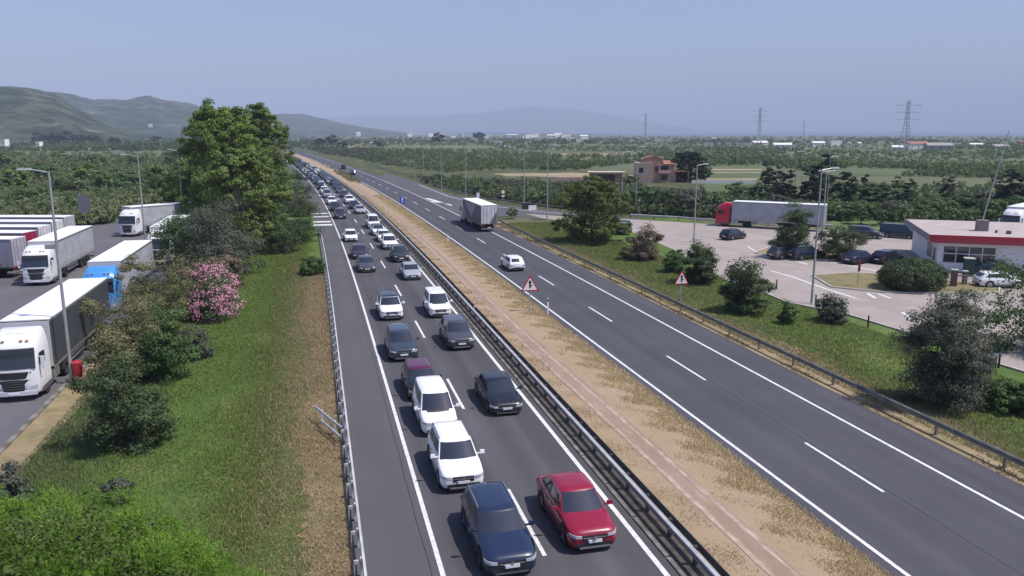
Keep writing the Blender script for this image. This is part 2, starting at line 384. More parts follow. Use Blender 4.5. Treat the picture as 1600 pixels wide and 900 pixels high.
paintline('service_line', P([(1205, 424), (1240, 434), (1290, 452), (1338, 467)]), .28)
paintline('service_line', P([(1168, 385), (1190, 400), (1240, 410)]), .2)
for p, q in (((1355, 459), (1368, 467)), ((1372, 460), (1392, 467)), ((1232, 405), (1262, 414)), ((1410, 489), (1425, 500)), ((1298, 410), (1370, 424)), ((1550, 527), (1625, 548))):
    paintline('bay_marking', [G(*p), G(*q)], .3)
sheet('forecourt', P([(1440, 432), (1600, 446), (1640, 452), (1640, 470), (1540, 462), (1452, 448)]), .06, pav_m)
# fields beyond
fld_g = multi('green_field', [(.10, .13, .055), (.085, .115, .05)], [.05]); fld_t = multi('stubble_field', [(.32, .26, .17), (.26, .21, .13)], [.06])
sheet('tan_field', P([(770, 271), (900, 270), (1080, 277), (1075, 285), (980, 277), (890, 277), (790, 275)]), .03, fld_t)
sheet('green_field', P([(1102, 263), (1192, 263), (1192, 300), (1100, 300)]), .020, fld_g)
for (a, b_, h) in ((264, 266.5, 1), (269, 270.5, 1), (279, 281.5, 1)): sheet('field_path', P([(1104, a), (1190, a), (1190, b_), (1104, b_)]), .06, fld_t)
sheet('light_field', P([(0, 231), (280, 228), (280, 231), (0, 236)]), .06, multi('pale_field', [(.30, .31, .2), (.2, .22, .12)], [.02]))
sheet('lawn_patch', P([(1300, 332), (1450, 338), (1440, 362), (1300, 358)]), .03, multi('light_lawn', [(.13, .17, .06), (.10, .14, .05)], [.2]))

for nm_, pl, mm in (('pale_field', [(600, 233), (760, 231), (762, 233.5), (602, 236)], fld_g), ('reddish_field', [(860, 240), (1000, 240), (1004, 243), (858, 244)], fld_t), ('pale_field', [(1000, 250), (1040, 249), (1040, 252), (1000, 253)], fld_g),
                    ('stubble_strip', [(880, 249), (990, 251), (990, 253), (880, 251)], fld_t), ('pale_field', [(1280, 268), (1420, 268), (1430, 274), (1280, 274)], fld_g), ('pale_field', [(540, 229), (590, 229), (600, 231), (545, 231)], fld_t)):
    sheet(nm_, P(pl), .07, mm)
# ------------------------------------------------------------------ hills
def ridge(name, pts, dist, depth, m, seed, rough=1.0, nx=260, ny=46, front=.35):
    """a hill range whose skyline follows the surveyed summits; pts = (px, py)"""
    rg = np.random.RandomState(seed)
    xs = [p[0] for p in pts]; X = np.linspace(xs[0], xs[-1], nx); Y = np.interp(X, xs, [p[1] for p in pts])
    ph = rg.rand(8) * 6.28; V = []; 
    for j in range(ny):
        t = j / (ny - 1)
        for i in range(nx):
            d = dist + depth * (t - .5)
            r_ = ray(X[i], 208); hl = math.hypot(r_[0], r_[1]); ux, uy = r_[0] / hl, r_[1] / hl
            c = ray(X[i], Y[i]); hz = max(0, CH + dist / math.hypot(c[0], c[1]) * c[2])
            prof = math.sin(math.pi * min(1, max(0, t))) ** 1.1
            q = Vector((ux * d / 620, uy * d / 620, seed * 3.1)); w1 = noise.fractal(q, .9, 2.1, 6); w2 = noise.fractal(q * 4.3, .8, 2.1, 4)
            z = hz * prof * (1 + .22 * rough * w1 * (1 - prof * .6)) + hz * .075 * rough * w2 - 1.5
            V.append((ux * d, uy * d, z))
    f = [(j * nx + i, j * nx + i + 1, (j + 1) * nx + i + 1, (j + 1) * nx + i) for j in range(ny - 1) for i in range(nx - 1)]
    me = npmesh(name, V, f, m); me.shade_smooth()
    o = bpy.data.objects.new(name, me); link(o); o['kind'] = 'structure'; return o
hill_m = multi('hill_scrub', [(.07, .085, .05), (.02, .03, .016), (.17, .145, .11), (.02, .03, .018)], [.016, .010, .05], bump=.8, bscale=.03, pos=[.48, .62, .55])
ridge('hills', [(-300, 160), (-150, 142), (0, 139), (50, 140), (95, 150), (130, 172), (170, 190), (215, 206), (240, 208)], 1900, 1500, hill_m, 1)
ridge('hills', [(-300, 148), (0, 137), (60, 139), (100, 147), (150, 157), (200, 156), (240, 152), (270, 158), (330, 172), (400, 188), (460, 205), (480, 208)], 3400, 2200, hill_m, 2)
ridge('hills', [(330, 205), (400, 182), (440, 178), (470, 179), (505, 186), (540, 194), (600, 203), (640, 208)], 4800, 2600, hill_m, 3)
ridge('hills', [(440, 200), (520, 184), (600, 182), (680, 182), (740, 178), (790, 171), (830, 166), (880, 169), (930, 175), (980, 186), (1040, 195), (1100, 203), (1140, 208)], 14500, 4600, hill_m, 4, .6)

# ------------------------------------------------------------------ foliage
def crown_arrays(lobes, n, leaf, seed, clump=.22, clumps=60, shell=.62, aspect=1.6, flat=.0, up=0.0):
    """leaf quads spread in clumps through ellipsoid lobes [(cx,cy,cz,rx,ry,rz)]"""
    rg = np.random.RandomState(seed); L = np.array(lobes, float)
    wgt = (L[:, 3] * L[:, 4] * L[:, 5]) ** .67; wgt /= wgt.sum()
    li = rg.choice(len(L), clumps, p=wgt); d = rg.randn(clumps, 3); d /= np.linalg.norm(d, axis=1)[:, None]
    d[:, 2] = np.where((d[:, 2] < -.5) & (L[li, 2] > L[li, 5] * 1.3), -d[:, 2] * .4, d[:, 2])
    rr = shell + (1 - shell) * rg.rand(clumps) ** .7
    cc = L[li, :3] + d * rr[:, None] * L[li, 3:]
    ct = rg.rand(clumps)
    ci = rg.randint(0, clumps, n); g = rg.randn(n, 3); g /= np.maximum(1e-6, np.linalg.norm(g, axis=1))[:, None]
    rad = rg.rand(n) ** .5
    sz = L[li[ci], 3:].min(axis=1)
    p = cc[ci] + g * (rad * clump * sz)[:, None] * np.array([1.25, 1.25, .8])
    p[:, 2] = np.where(p[:, 2] < leaf * .4, leaf * .4 + rg.rand(n) * .5, p[:, 2])
    nrm = g * .8 + d[ci] * .5 + rg.randn(n, 3) * .45; nrm[:, 2] += .25 + up; nrm /= np.linalg.norm(nrm, axis=1)[:, None]
    a = np.cross(nrm, rg.randn(n, 3)); a /= np.linalg.norm(a, axis=1)[:, None]; b = np.cross(nrm, a)
    s = leaf * (.6 + .8 * rg.rand(n)); a *= (s * aspect ** .5 / 2)[:, None]; b *= (s / aspect ** .5 / 2)[:, None]
    V = np.stack([p - a, p - b, p + a, p + b], 1).reshape(-1, 3)
    Fq = np.arange(4 * n).reshape(n, 4)
    tint = np.clip(ct[ci] * .75 + rg.rand(n) * .3, 0, 1)
    return V, Fq, tint
def trunk_mb(h, r, lobes, seed, spread=1):
    rg = random.Random(seed); b = MB()
    pts = [(0, 0, 0)]; 
    for k in range(1, 5): pts.append((rg.uniform(-.05, .05) * h * k / 4, rg.uniform(-.05, .05) * h * k / 4, h * k / 4))
    for k in range(4): b.tube(pts[k], pts[k + 1], r * (1 - k * .2), r * (.8 - k * .2) + .01, 7)
    for i, l in enumerate(lobes):
        st = pts[1 + i % 3]; b.tube(st, (l[0] + rg.uniform(-.2, .2) * l[3], l[1] + rg.uniform(-.2, .2) * l[4], l[2] + l[5] * .3), r * .42, r * .1, 5)
        for q in range(2):
            b.tube((l[0] * .6, l[1] * .6, l[2] * .8), (l[0] + rg.uniform(-.7, .7) * l[3], l[1] + rg.uniform(-.7, .7) * l[4], l[2] + rg.uniform(0, .7) * l[5]), r * .22, r * .05, 4)
    return b
def rand_lobes(w_, h, seed, n=6, low=.15, top=1.0):
    rg = random.Random(seed); out = []
    out.append((0, 0, h * (low + (top - low) * .5), w_ * .36, w_ * .36, h * (top - low) * .46))
    for i in range(n):
        a = 2 * math.pi * (i + rg.random() * .6) / n; rr = w_ * rg.uniform(.18, .3); zz = h * (low + (top - low) * rg.uniform(.2, .72))
        q = w_ * rg.uniform(.17, .27); out.append((rr * math.cos(a), rr * math.sin(a), zz, q, q, min(h * rg.uniform(.16, .30), (h - zz))))
    return out
LM = dict(
    willow=leafmat('leaf_willow', (0.069, 0.115, 0.028), (0.178, 0.236, 0.063)),
    poplar=leafmat('leaf_poplar', (.085, .145, .026), (.20, .26, .055)),
    dark=leafmat('leaf_dark', (0.039, 0.068, 0.031), (0.101, 0.137, 0.057)),
    grey=leafmat('leaf_grey', (0.060, 0.077, 0.056), (0.138, 0.150, 0.106)),
    olive=leafmat('leaf_olive', (0.119, 0.122, 0.053), (0.219, 0.213, 0.100)),
    brown=leafmat('leaf_brown', (0.115, 0.098, 0.057), (0.230, 0.184, 0.121)),
    green=leafmat('leaf_green', (0.046, 0.098, 0.033), (0.117, 0.182, 0.058)),
    pine=leafmat('leaf_pine', (.075, .16, .016), (.21, .35, .045), .6, .3),
    umbrella=leafmat('leaf_umbrella', (0.066, 0.102, 0.024), (0.150, 0.186, 0.048)),
    flower=leafmat('oleander_flower', (.48, .19, .27), (.68, .38, .45), .6, .2),
    orchard=leafmat('leaf_orchard', (.070, .115, .042), (.135, .18, .066)),
    scrub_light=leafmat('leaf_scrub_light', (.115, .15, .062), (.19, .22, .10)),
    scrub_green=leafmat('leaf_scrub_green', (.075, .12, .045), (.14, .185, .075)),
    cypress=leafmat('leaf_cypress', (.014, .028, .018), (.035, .055, .030)),
)
def dome_lobes(w_, h, seed, n=14):
    rg = random.Random(seed); out = [(0, 0, h * .5, w_ * .34, w_ * .34, h * .40), (0, 0, h * .22, w_ * .36, w_ * .36, h * .22)]
    for i in range(n):
        a = i * 2.4; el = .15 + 1.3 * (i + .5) / n; q = w_ * rg.uniform(.13, .19)
        out.append((math.cos(a) * math.cos(el) * w_ * .34, math.sin(a) * math.cos(el) * w_ * .34, h * (.42 + .44 * math.sin(el)), q, q, min(q, h * .14)))
    for i in range(7): a = i * .9; q = w_ * rg.uniform(.14, .19); out.append((math.cos(a) * w_ * .33, math.sin(a) * w_ * .33, h * rg.uniform(.14, .34), q, q, h * .14))
    return out
def plant(name, label, cat, g, w_, h, style, seed, n=2500, leaf=.16, low=.06, nl=6, trunk=True, clumps=70, group=None, shell=.55, clump=.24, lobes=None, bm=None, aspect=1.6, extra=None, tr=.03, zb=0.0):
    nm_ok = name == 'tree'
    t = thing(name, label, cat, (g[0], g[1], zb), 0, group)
    lb = lobes or rand_lobes(w_, h, seed, nl, low)
    small = (cat == 'shrub' and not lobes) or not lobes and h < 9.5 and w_ < 13 and cat == 'tree' and nm_ok
    if small:
        n = int(n * 4.2); leaf *= .88; clump *= 1.5; shell = min(shell, .42)
        lb = lb + [(w_ * .16 * math.cos(a), w_ * .16 * math.sin(a), h * .20, w_ * .33, w_ * .33, h * .24) for a in (.5, 2.6, 4.7)]
    V, Fq, ti = crown_arrays(lb, n, leaf, seed, clump, clumps, shell, aspect)
    o = bpy.data.objects.new('crown', npmesh('crown', V, Fq, LM[style], ti)); link(o, t)
    if extra:
        V, Fq, ti = crown_arrays(lb, extra[1], extra[2], seed + 9, clump * .9, extra[3], .92, 1.1)
        o = bpy.data.objects.new('blossom', npmesh('blossom', V, Fq, LM[extra[0]], ti)); link(o, t)
    if trunk: trunk_mb(h * (.3 if small else .62), max(.05, h * tr) * (.6 if small else 1), lb[:5] if small else lb, seed).obj('trunk', bm or bark, t, 40)
    return t
def at(px, py, w_px, h_px):
    g = G(px, py); k = math.hypot(*g) / F * 1.02; return g, w_px * k, h_px * k

# the big trees by the carriageway
g, w_, h = at(395, 392, 190, 165)
plant('willow_tree', 'big dark drooping tree standing nearest on the left verge below the taller crowns', 'tree', (-8.9, 103), 13.5, 13.2, 'willow', 11, 46000, .25, .0, 13, clumps=420, shell=.45, clump=.26, bm=pale_bark, lobes=dome_lobes(13, 13.0, 11))
plant('poplar_tree', 'tall light green tree, left one of the two tallest crowns against the sky', 'tree', (-13.6, 131), 14.5, 20.0, 'poplar', 12, 56000, .28, .02, 15, clumps=480, shell=.5, clump=.30, bm=pale_bark, lobes=dome_lobes(15.5, 19.8, 12, 18))
plant('poplar_tree', 'tall dark green tree, right one of the two tallest crowns against the sky', 'tree', (-8.6, 141), 13, 20.3, 'willow', 13, 44000, .27, .04, 12, clumps=360, shell=.5, clump=.30, bm=pale_bark, lobes=dome_lobes(12.5, 20.3, 13, 16))
plant('broad_tree', 'bushy light green tree at the left foot of the tall crowns behind the lamp post', 'tree', (-22.0, 152), 10, 11.5, 'willow', 14, 20000, .28, .0, 8, clumps=200, clump=.3)
for k, (px, py, w_, h_, st, lab) in enumerate([
    (468, 378, 66, 78, 'dark', 'dark round shrub under the big tree right beside the carriageway'),
    (488, 429, 44, 30, 'green', 'low small shrub reaching over the left guardrail'),
    (350, 432, 120, 118, 'grey', 'wide grey green shrub in front of the big tree'),
    (440, 395, 60, 62, 'dark', 'dark shrub right at the foot of the big drooping tree'),
    (474, 338, 46, 56, 'grey', 'dusky shrub beside the hatched shoulder marks'),
    (462, 305, 34, 44, 'dark', 'dark shrub at the shoulder beyond the hatched marks'),
    (300, 420, 95, 90, 'green', 'mid green shrub beside the rear white lorry'),
    (262, 500, 105, 105, 'olive', 'olive brown shrub left of the pink oleander'),
    (352, 450, 50, 62, 'brown', 'brownish dry shrub between oleander and grey shrub'),
    (205, 545, 120, 100, 'olive', 'yellowish olive shrub along the side of the dark trailer'),
    (262, 592, 78, 112, 'green', 'fresh green upright shrub in the middle of the left thicket'),
    (185, 600, 75, 90, 'olive', 'thin olive shrub behind the darkest verge bush'),
    (228, 470, 60, 60, 'grey', 'grey shrub close by the blue lorry'),
    (203, 697, 118, 155, 'dark', 'darkest dense bush standing out on the left green verge'),
    (300, 560, 60, 50, 'grey', 'low greyish shrub at the edge of the open grass'),
    (12, 790, 60, 60, 'grey', 'grey green shrub behind the foreground pine at the left edge'),
    (560 / 3, 785, 40, 36, 'grey', 'small grey weed bush just above the foreground pine'),
]):
    g, ww, hh = at(px, py, w_ * 1.15, h_ * 1.04)
    plant('shrub', lab, 'shrub', g, ww, hh, st, 30 + k, 3800 if w_ > 70 else 1600, .17 if py < 460 else .12, .0, 6, clumps=90, shell=.5, clump=.27, tr=.02)
g, ww, hh = at(335, 498, 84, 88)
plant('oleander', 'oleander bush covered in pink flowers', 'shrub', g, ww, hh, 'green', 61, 3600, .13, .0, 5, clumps=90, shell=.6, clump=.26, extra=('flower', 7500, .12, 260), tr=.02)
# foreground pine: crown right below the camera
def pine_crown():
    t = thing('pine_tree', 'bright green pine crown filling the lower left corner', 'tree', (-5.7, 14.8, 0))
    lobes = [(0, 0, 5.4, 3.3, 3.0, 2.5), (-3.0, .3, 5.3, 2.9, 2.7, 2.6), (2.3, -.3, 4.5, 2.2, 2.1, 2.1), (1.4, 1.0, 4.9, 2.0, 1.8, 1.9), (2.7, -1.4, 3.7, 1.8, 1.6, 1.8), (-5.2, -.5, 5.2, 2.2, 2.4, 2.2), (.4, -2.2, 5.0, 2.4, 2.0, 2.0), (3.2, .4, 3.6, 1.5, 1.6, 1.7)]
    rg = np.random.RandomState(5); L = np.array(lobes); nc = 620
    li = rg.choice(len(L), nc); d = rg.randn(nc, 3); d[:, 2] = np.abs(d[:, 2]) * .9 - .15; d /= np.linalg.norm(d, axis=1)[:, None]
    c = L[li, :3] + d * L[li, 3:] * (.86 + .18 * rg.rand(nc))[:, None]; ct = rg.rand(nc)
    per = 430; n = nc * per; ci = np.repeat(np.arange(nc), per)
    size = (.26 + .24 * rg.rand(nc) ** 1.5)[ci]
    dirn = rg.randn(n, 3); dirn[:, 2] = np.abs(dirn[:, 2]) * 1.1 - .35; dirn /= np.linalg.norm(dirn, axis=1)[:, None]
    a = c[ci] + dirn * (size * (.55 + .45 * rg.rand(n)))[:, None] * np.array([1, 1, 1.15])
    dv = dirn * .7 + rg.randn(n, 3) * .5 + np.array([0, 0, .3]); dv /= np.linalg.norm(dv, axis=1)[:, None]; e = a + dv * (.07 + .05 * rg.rand(n))[:, None]
    sd = np.cross(dv, rg.randn(n, 3)); sd /= np.linalg.norm(sd, axis=1)[:, None]; sd *= .010
    V = np.stack([a - sd, a + sd, e], 1).reshape(-1, 3); Fq = np.arange(3 * n).reshape(n, 3)
    o = bpy.data.objects.new('crown', npmesh('crown', V, Fq, LM['pine'], np.clip(ct[ci] * .7 + .35 * rg.rand(n), 0, 1))); link(o, t)
    V, Fq, ti = crown_arrays([(l[0], l[1], l[2], l[3] * .9, l[4] * .9, l[5] * .9) for l in lobes], 42000, .075, 8, .25, 500, .8)
    o = bpy.data.objects.new('inner_foliage', npmesh('inner_foliage', V, Fq, LM['umbrella'], ti * .3)); link(o, t)
    trunk_mb(4.0, .17, lobes, 3).obj('trunk', bark, t, 40)
pine_crown()

# plants on the right side
plant('umbrella_pine', 'broad round pine on the green verge by the exit ramp', 'tree', G(925, 378), 11.5, 8.9, 'umbrella', 71, 34000, .19, .0, 13, clumps=340, shell=.5, clump=.34, tr=.02, lobes=dome_lobes(11.5, 8.9, 71, 16))
for k, (px, py, w_, h_, st, lab, nm) in enumerate([
    (1003, 406, 66, 56, 'brown', 'dry brownish bare shrub by the lorry exit right of the round pine', 'shrub'),
    (1090, 443, 66, 66, 'dark', 'dark bush right behind the roadside warning sign', 'shrub'),
    (1162, 488, 84, 86, 'dark', 'big dense dark bush on the right verge, right of the roadside warning sign', 'shrub'),
    (1231, 506, 28, 38, 'green', 'small upright green shrub at the foot of the lamp post', 'shrub'),
    (1301, 503, 52, 44, 'grey', 'small grey green shrub beside the service area kerb', 'shrub'),
    (1606, 545, 215, 135, 'green', 'large dark green tree cut by the right edge of the picture', 'tree'),
    (1238, 404, 62, 92, 'dark', 'small spreading tree on the planted island in front of the red lorry trailer', 'tree'),
    (1312, 406, 80, 56, 'dark', 'dark low tree on the planted island behind the parked cars', 'tree'),
    (1575, 640, 110, 40, 'green', 'low green brambles on the lower right verge', 'shrub'),
    (1050, 425, 40, 34, 'green', 'low green shrub left of the bush behind the warning sign', 'shrub'),
]):
    g, ww, hh = at(px, py, w_, h_)
    plant(nm, lab, nm, g, ww, hh, st, 80 + k, 3600 if w_ > 60 else 1500, .15, .0, 6, clumps=90, shell=.5, clump=.27, tr=.02)
g, ww, hh = at(1466, 632, 130, 165)
plant('tamarisk', 'wispy grey green tall shrub with brown tips on the right verge', 'shrub', g, ww, hh, 'grey', 95, 9000, .11, .0, 9, clumps=200, shell=.35, clump=.24, aspect=3, extra=('brown', 1400, .10, 50), tr=.02)
g, ww, hh = at(1424, 452, 92, 42)
plant('clipped_bush', 'large clipped dome shaped dark green bush on the dry island', 'shrub', g, ww, hh, 'dark', 96, 30000, .13, .0, 6, clumps=500, shell=.8, clump=.24, lobes=[(0, 0, hh * .45, ww * .5, ww * .42, hh * .55)], trunk=True, tr=.02)

ORD = ['first', 'second', 'third', 'fourth', 'fifth', 'sixth', 'seventh', 'eighth', 'ninth', 'tenth', 'eleventh', 'twelfth', 'thirteenth', 'fourteenth', 'fifteenth', 'sixteenth', 'seventeenth', 'eighteenth', 'nineteenth', 'twentieth', 'twenty-first', 'twenty-second', 'twenty-third']
def ordlab(lst, k):
    return ORD[sorted(range(len(lst)), key=lambda i: lst[i][0]).index(k)]
# background trees one can tell apart
def simple_crown(kind, seed, n=260, leaf=.5):
    rg = random.Random(seed)
    if kind == 'cypress': lb = [(0, 0, 4.2, 1.2, 1.2, 4.0), (0.2, 0, 2.5, 1.4, 1.4, 2.2)]
    elif kind == 'tree': lb = rand_lobes(7, 6, seed, 5, .12)
    else: lb = rand_lobes(3.6, 2.7, seed, 4, .0)
    return crown_arrays(lb, n, leaf, seed, .32, 34, .5, 1.3)
CR = {}
for kind, st, n, lf in (('cypress', 'cypress', 900, .35), ('tree', 'dark', 1400, .42), ('olive', 'orchard', 700, .34)):
    CR[kind] = []
    for q in range(3):
        V, Fq, ti = simple_crown(kind, 200 + q, n, lf)
        CR[kind].append(npmesh(kind + '_crown', V, Fq, LM[st], ti))
tmb = trunk_mb(3.0, .16, [(1, 0, 3.5, 1, 1, 1), (-1, .5, 3.5, 1, 1, 1), (0, -1, 3.8, 1, 1, 1)], 5).mesh('trunk', bark, 40)
def bgtree(name, label, kind, px, py, hpx, wscale=1.0, group=None, q=0, style=None):
    g = G(px, py); k = math.hypot(*g) / F; h = hpx * k; base = {'cypress': 8.2, 'tree': 6.2, 'olive': 2.8}[kind]
    t = thing(name, label, 'tree', (g[0], g[1], 0), q * 1.3, group); s = h / base
    inst('crown', CR[kind][q % 3], t, scale=(s * wscale, s * wscale, s), m=LM[style] if style else None); inst('trunk', tmb, t, scale=(s, s, s))
    return t
gt, wt, ht = at(1076, 284, 66, 46)
plant('round_tree', 'large round dark tree right beside the pink house', 'tree', gt, wt, ht, 'cypress', 97, 9000, .5, .0, 6, clumps=260, clump=.3, lobes=dome_lobes(wt, ht, 97))
bgtree('round_tree', 'smaller dark tree at the right side of the big round tree near the pink house', 'tree', 1102, 282, 26, 1.0, None, 1)
bgtree('round_tree', 'low bushy tree in front of the pink house garden', 'tree', 985, 292, 22, 1.5, None, 2, 'orchard')
l1 = [(1195, 290, 36), (1208, 312, 52), (1221, 318, 56), (1233, 322, 52), (1262, 322, 68), (1274, 326, 66), (1286, 322, 74), (1322, 326, 60), (1328, 322, 44), (1350, 328, 50), (1376, 330, 42), (1405, 330, 50), (1420, 325, 40), (1478, 312, 36), (1560, 318, 44), (1575, 322, 48), (1592, 324, 52)]
for k, (px, py, h) in enumerate(l1):
    bgtree('dark_conifer', ordlab(l1, k) + ' from the left of the dark slim conifers behind the service area', 'cypress', px, py, h * 1.08, 1.55, 'dark conifers behind the service area', k)
l2 = [(800, 342, 20), (1010, 330, 44), (1040, 335, 46), (1075, 338, 44), (1110, 336, 40), (1150, 316, 34), (1185, 322, 38), (1215, 330, 30), (1245, 336, 28), (1345, 350, 36), (1370, 352, 30), (1395, 345, 32), (1440, 342, 30), (1470, 345, 34), (1500, 340, 38), (1530, 338, 40), (1550, 345, 36), (1585, 340, 34), (1330, 345, 28), (860, 315, 22), (905, 300, 20), (760, 300, 20)]
for k, (px, py, h) in enumerate(l2):
    bgtree('bushy_tree', ordlab(l2, k) + ' from the left of the bushy trees behind ramp and service area', 'tree', px, py, h, 1.25, 'bushy trees behind the ramp and service area', k, ['orchard', 'green', 'dark', 'grey'][k % 4])
l3 = [(60, 226, 18), (75, 227, 16), (90, 228, 20), (105, 226, 20), (122, 227, 18), (138, 227, 16), (150, 226, 14), (180, 228, 14), (245, 226, 14), (685, 226, 20), (748, 222, 18), (590, 232, 14), (520, 228, 18), (500, 230, 16), (535, 233, 14)]
for k, (px, py, h) in enumerate(l3):
    bgtree('far_tree', ordlab(l3, k) + ' from the left of the dark trees far away on the plain', 'tree', px, py, h, 1.3, 'dark trees far away on the plain', k, 'cypress')
l4 = [(25, 300, 36), (70, 285, 30), (110, 310, 34), (140, 290, 34), (172, 305, 38), (200, 300, 34), (245, 290, 34), (262, 310, 40), (40, 325, 30), (5, 265, 24), (150, 262, 22), (215, 262, 22), (95, 255, 20), (275, 262, 30)]
for k, (px, py, h) in enumerate(l4):
    bgtree('scrub_tree', ordlab(l4, k) + ' from the left of the scrubby trees behind the lorry park', 'tree', px, py, h, 1.4, 'scrubby trees behind the lorry park', k, ['willow', 'green', 'orchard'][k % 3])

# scrub and orchards that read as one mass
def inpoly(P_, x, y):
    c = False; n = len(P_)
    for i in range(n):
        (x1, y1), (x2, y2) = P_[i], P_[(i + 1) % n]
        if (y1 > y) != (y2 > y) and x < (x2 - x1) * (y - y1) / (y2 - y1) + x1: c = not c
    return c
FIELDS = [P(f_) for f_ in ([(600, 229.5), (765, 228), (765, 234), (600, 236)], [(860, 237.5), (1004, 237.5), (1006, 244), (858, 244)], [(876, 247), (1045, 246), (1045, 254), (876, 252)], [(1275, 264), (1425, 264), (1435, 275), (1275, 275)])]
def mass(name, label, polypx, count, size, style, seed, nleaf=70, leaf=.5, hgt=.75, rows=False, poly=None):
    poly = poly or P(polypx); rg = random.Random(seed); nr = np.random.RandomState(seed)
    ds = [math.hypot(*p) for p in poly]; an = [math.atan2(p[0], p[1]) for p in poly]; d0, d1, a0, a1 = min(ds), max(ds), min(an), max(an)
    var = []
    for q in range(6):
        V, Fq, ti = crown_arrays(rand_lobes(1.0, hgt, 300 + seed * 7 + q, 5, .0) + [(0, 0, hgt * .25, .42, .42, hgt * .28)], nleaf, leaf * .36, 400 + q, .45, 22, .5, 1.2)
        V = V.reshape(-1, 4, 3)[:, :3].reshape(-1, 3); var.append((V, ti))
    Vs, Ts, c, tries = [], [], 0, 0
    while c < count and tries < count * 30:
        tries += 1
        d = 1 / rg.uniform(1 / d1, 1 / d0); a = rg.uniform(a0, a1); x, y = d * math.sin(a), d * math.cos(a)
        if rows: x = round(x / 6) * 6 + rg.uniform(-.5, .5)
        if not inpoly(poly, x, y) or (name == 'orchard' and any(inpoly(f_, x, y) for f_ in FIELDS)): continue
        s = size * rg.uniform(.5, 1.3) * (1 + min(d, 1200) / 1500) * (.8 + .35 * math.sin(x * .021 + 1) * math.sin(y * .013)); V, ti = var[c % 6]; t = rg.uniform(0, 6.28); ca, sa = math.cos(t), math.sin(t)
        W = V * s; W = np.stack([W[:, 0] * ca - W[:, 1] * sa + x, W[:, 0] * sa + W[:, 1] * ca + y, W[:, 2]], 1)
        Vs.append(W); Ts.append(np.clip(ti * .5 + rg.uniform(0, .5), 0, 1)); c += 1
    V = np.concatenate(Vs); n = len(V) // 3
    o = bpy.data.objects.new(name, npmesh(name, V, np.arange(3 * n).reshape(n, 3), LM[style], np.concatenate(Ts))); link(o)
    tag(o, label, 'vegetation', kind='stuff'); return o
mass('scrub', 'dense green thicket covering the land behind the lorry park', [(-350, 335), (60, 345), (130, 352), (170, 350), (190, 332), (300, 318), (380, 318), (380, 240), (-350, 240)], 3300, 4.0, 'scrub_light', 1, 130, .46, .56)
mass('scrub', 'darker patches in the thicket behind the lorry park', [(-350, 325), (100, 340), (190, 322), (300, 310), (380, 300), (380, 238), (-350, 238)], 1700, 4.4, 'scrub_green', 2, 130, .46, .60)
mass('woodland', 'hazy trees and hedges on the plain below the left hills', [(-350, 237), (400, 237), (440, 232), (440, 214), (-350, 214)], 2600, 6.0, 'dark', 3, 50, .65, .5)
mass('orchard', 'citrus orchards on the plain right of the motorway', [(600, 258), (700, 270), (760, 266), (900, 266), (1000, 254), (1095, 260), (1195, 258), (1280, 272), (1850, 288), (1850, 226), (560, 226), (560, 250)], 6000, 3.4, 'orchard', 4, 52, .6, .6)
mass('scrub', 'low grey green scrub between exit ramp and fields', [(640, 276), (700, 297), (760, 310), (830, 320), (940, 332), (1000, 336), (1120, 343), (1300, 340), (1300, 318), (1190, 316), (1080, 306), (980, 297), (890, 292), (760, 288), (700, 280)], 1300, 3.3, 'orchard', 5, 120, .48, .5)
mass('scrub', 'grey toned scrub patches between exit ramp and fields', [(640, 276), (700, 297), (760, 310), (830, 320), (940, 332), (1000, 336), (1120, 343), (1300, 340), (1300, 318), (1190, 316), (1080, 306), (980, 297), (890, 292), (760, 288), (700, 280)], 500, 3.6, 'grey', 15, 120, .48, .55)
mass('scrub', 'green bushes behind the café building and car park', [(1290, 345), (1440, 348), (1850, 352), (1850, 290), (1300, 290)], 1000, 4.0, 'scrub_green', 6, 130, .46, .55)
mass('woodland', 'hazy woods and hedges along the far plain', [(440, 234), (520, 236), (560, 226), (1850, 226), (1850, 212), (440, 212)], 3200, 5.5, 'dark', 7, 40, .65, .45)
mass('scrub', 'bushes beside the far end of the motorway', [(600, 258), (560, 248), (500, 240), (480, 232), (560, 230), (640, 262)], 260, 3.4, 'grey', 8, 100, .5, .6)
mass('hedge', 'clipped dark hedge growing in the middle of the far median', [(540, 270), (556, 280), (562, 287), (548, 285), (520, 268), (500, 256)], 130, 1.5, 'olive', 9, 120, .4, .7)
mass('scrub', 'low dusky scrub on the slope left of the far motorway', None, 420, 3.6, 'grey', 10, 130, .46, .55, poly=[(-16, 145), (-3.5, 150), (-5.5, 200), (-9, 270), (-16, 380), (-34, 560), (-70, 560), (-50, 300), (-26, 180)])
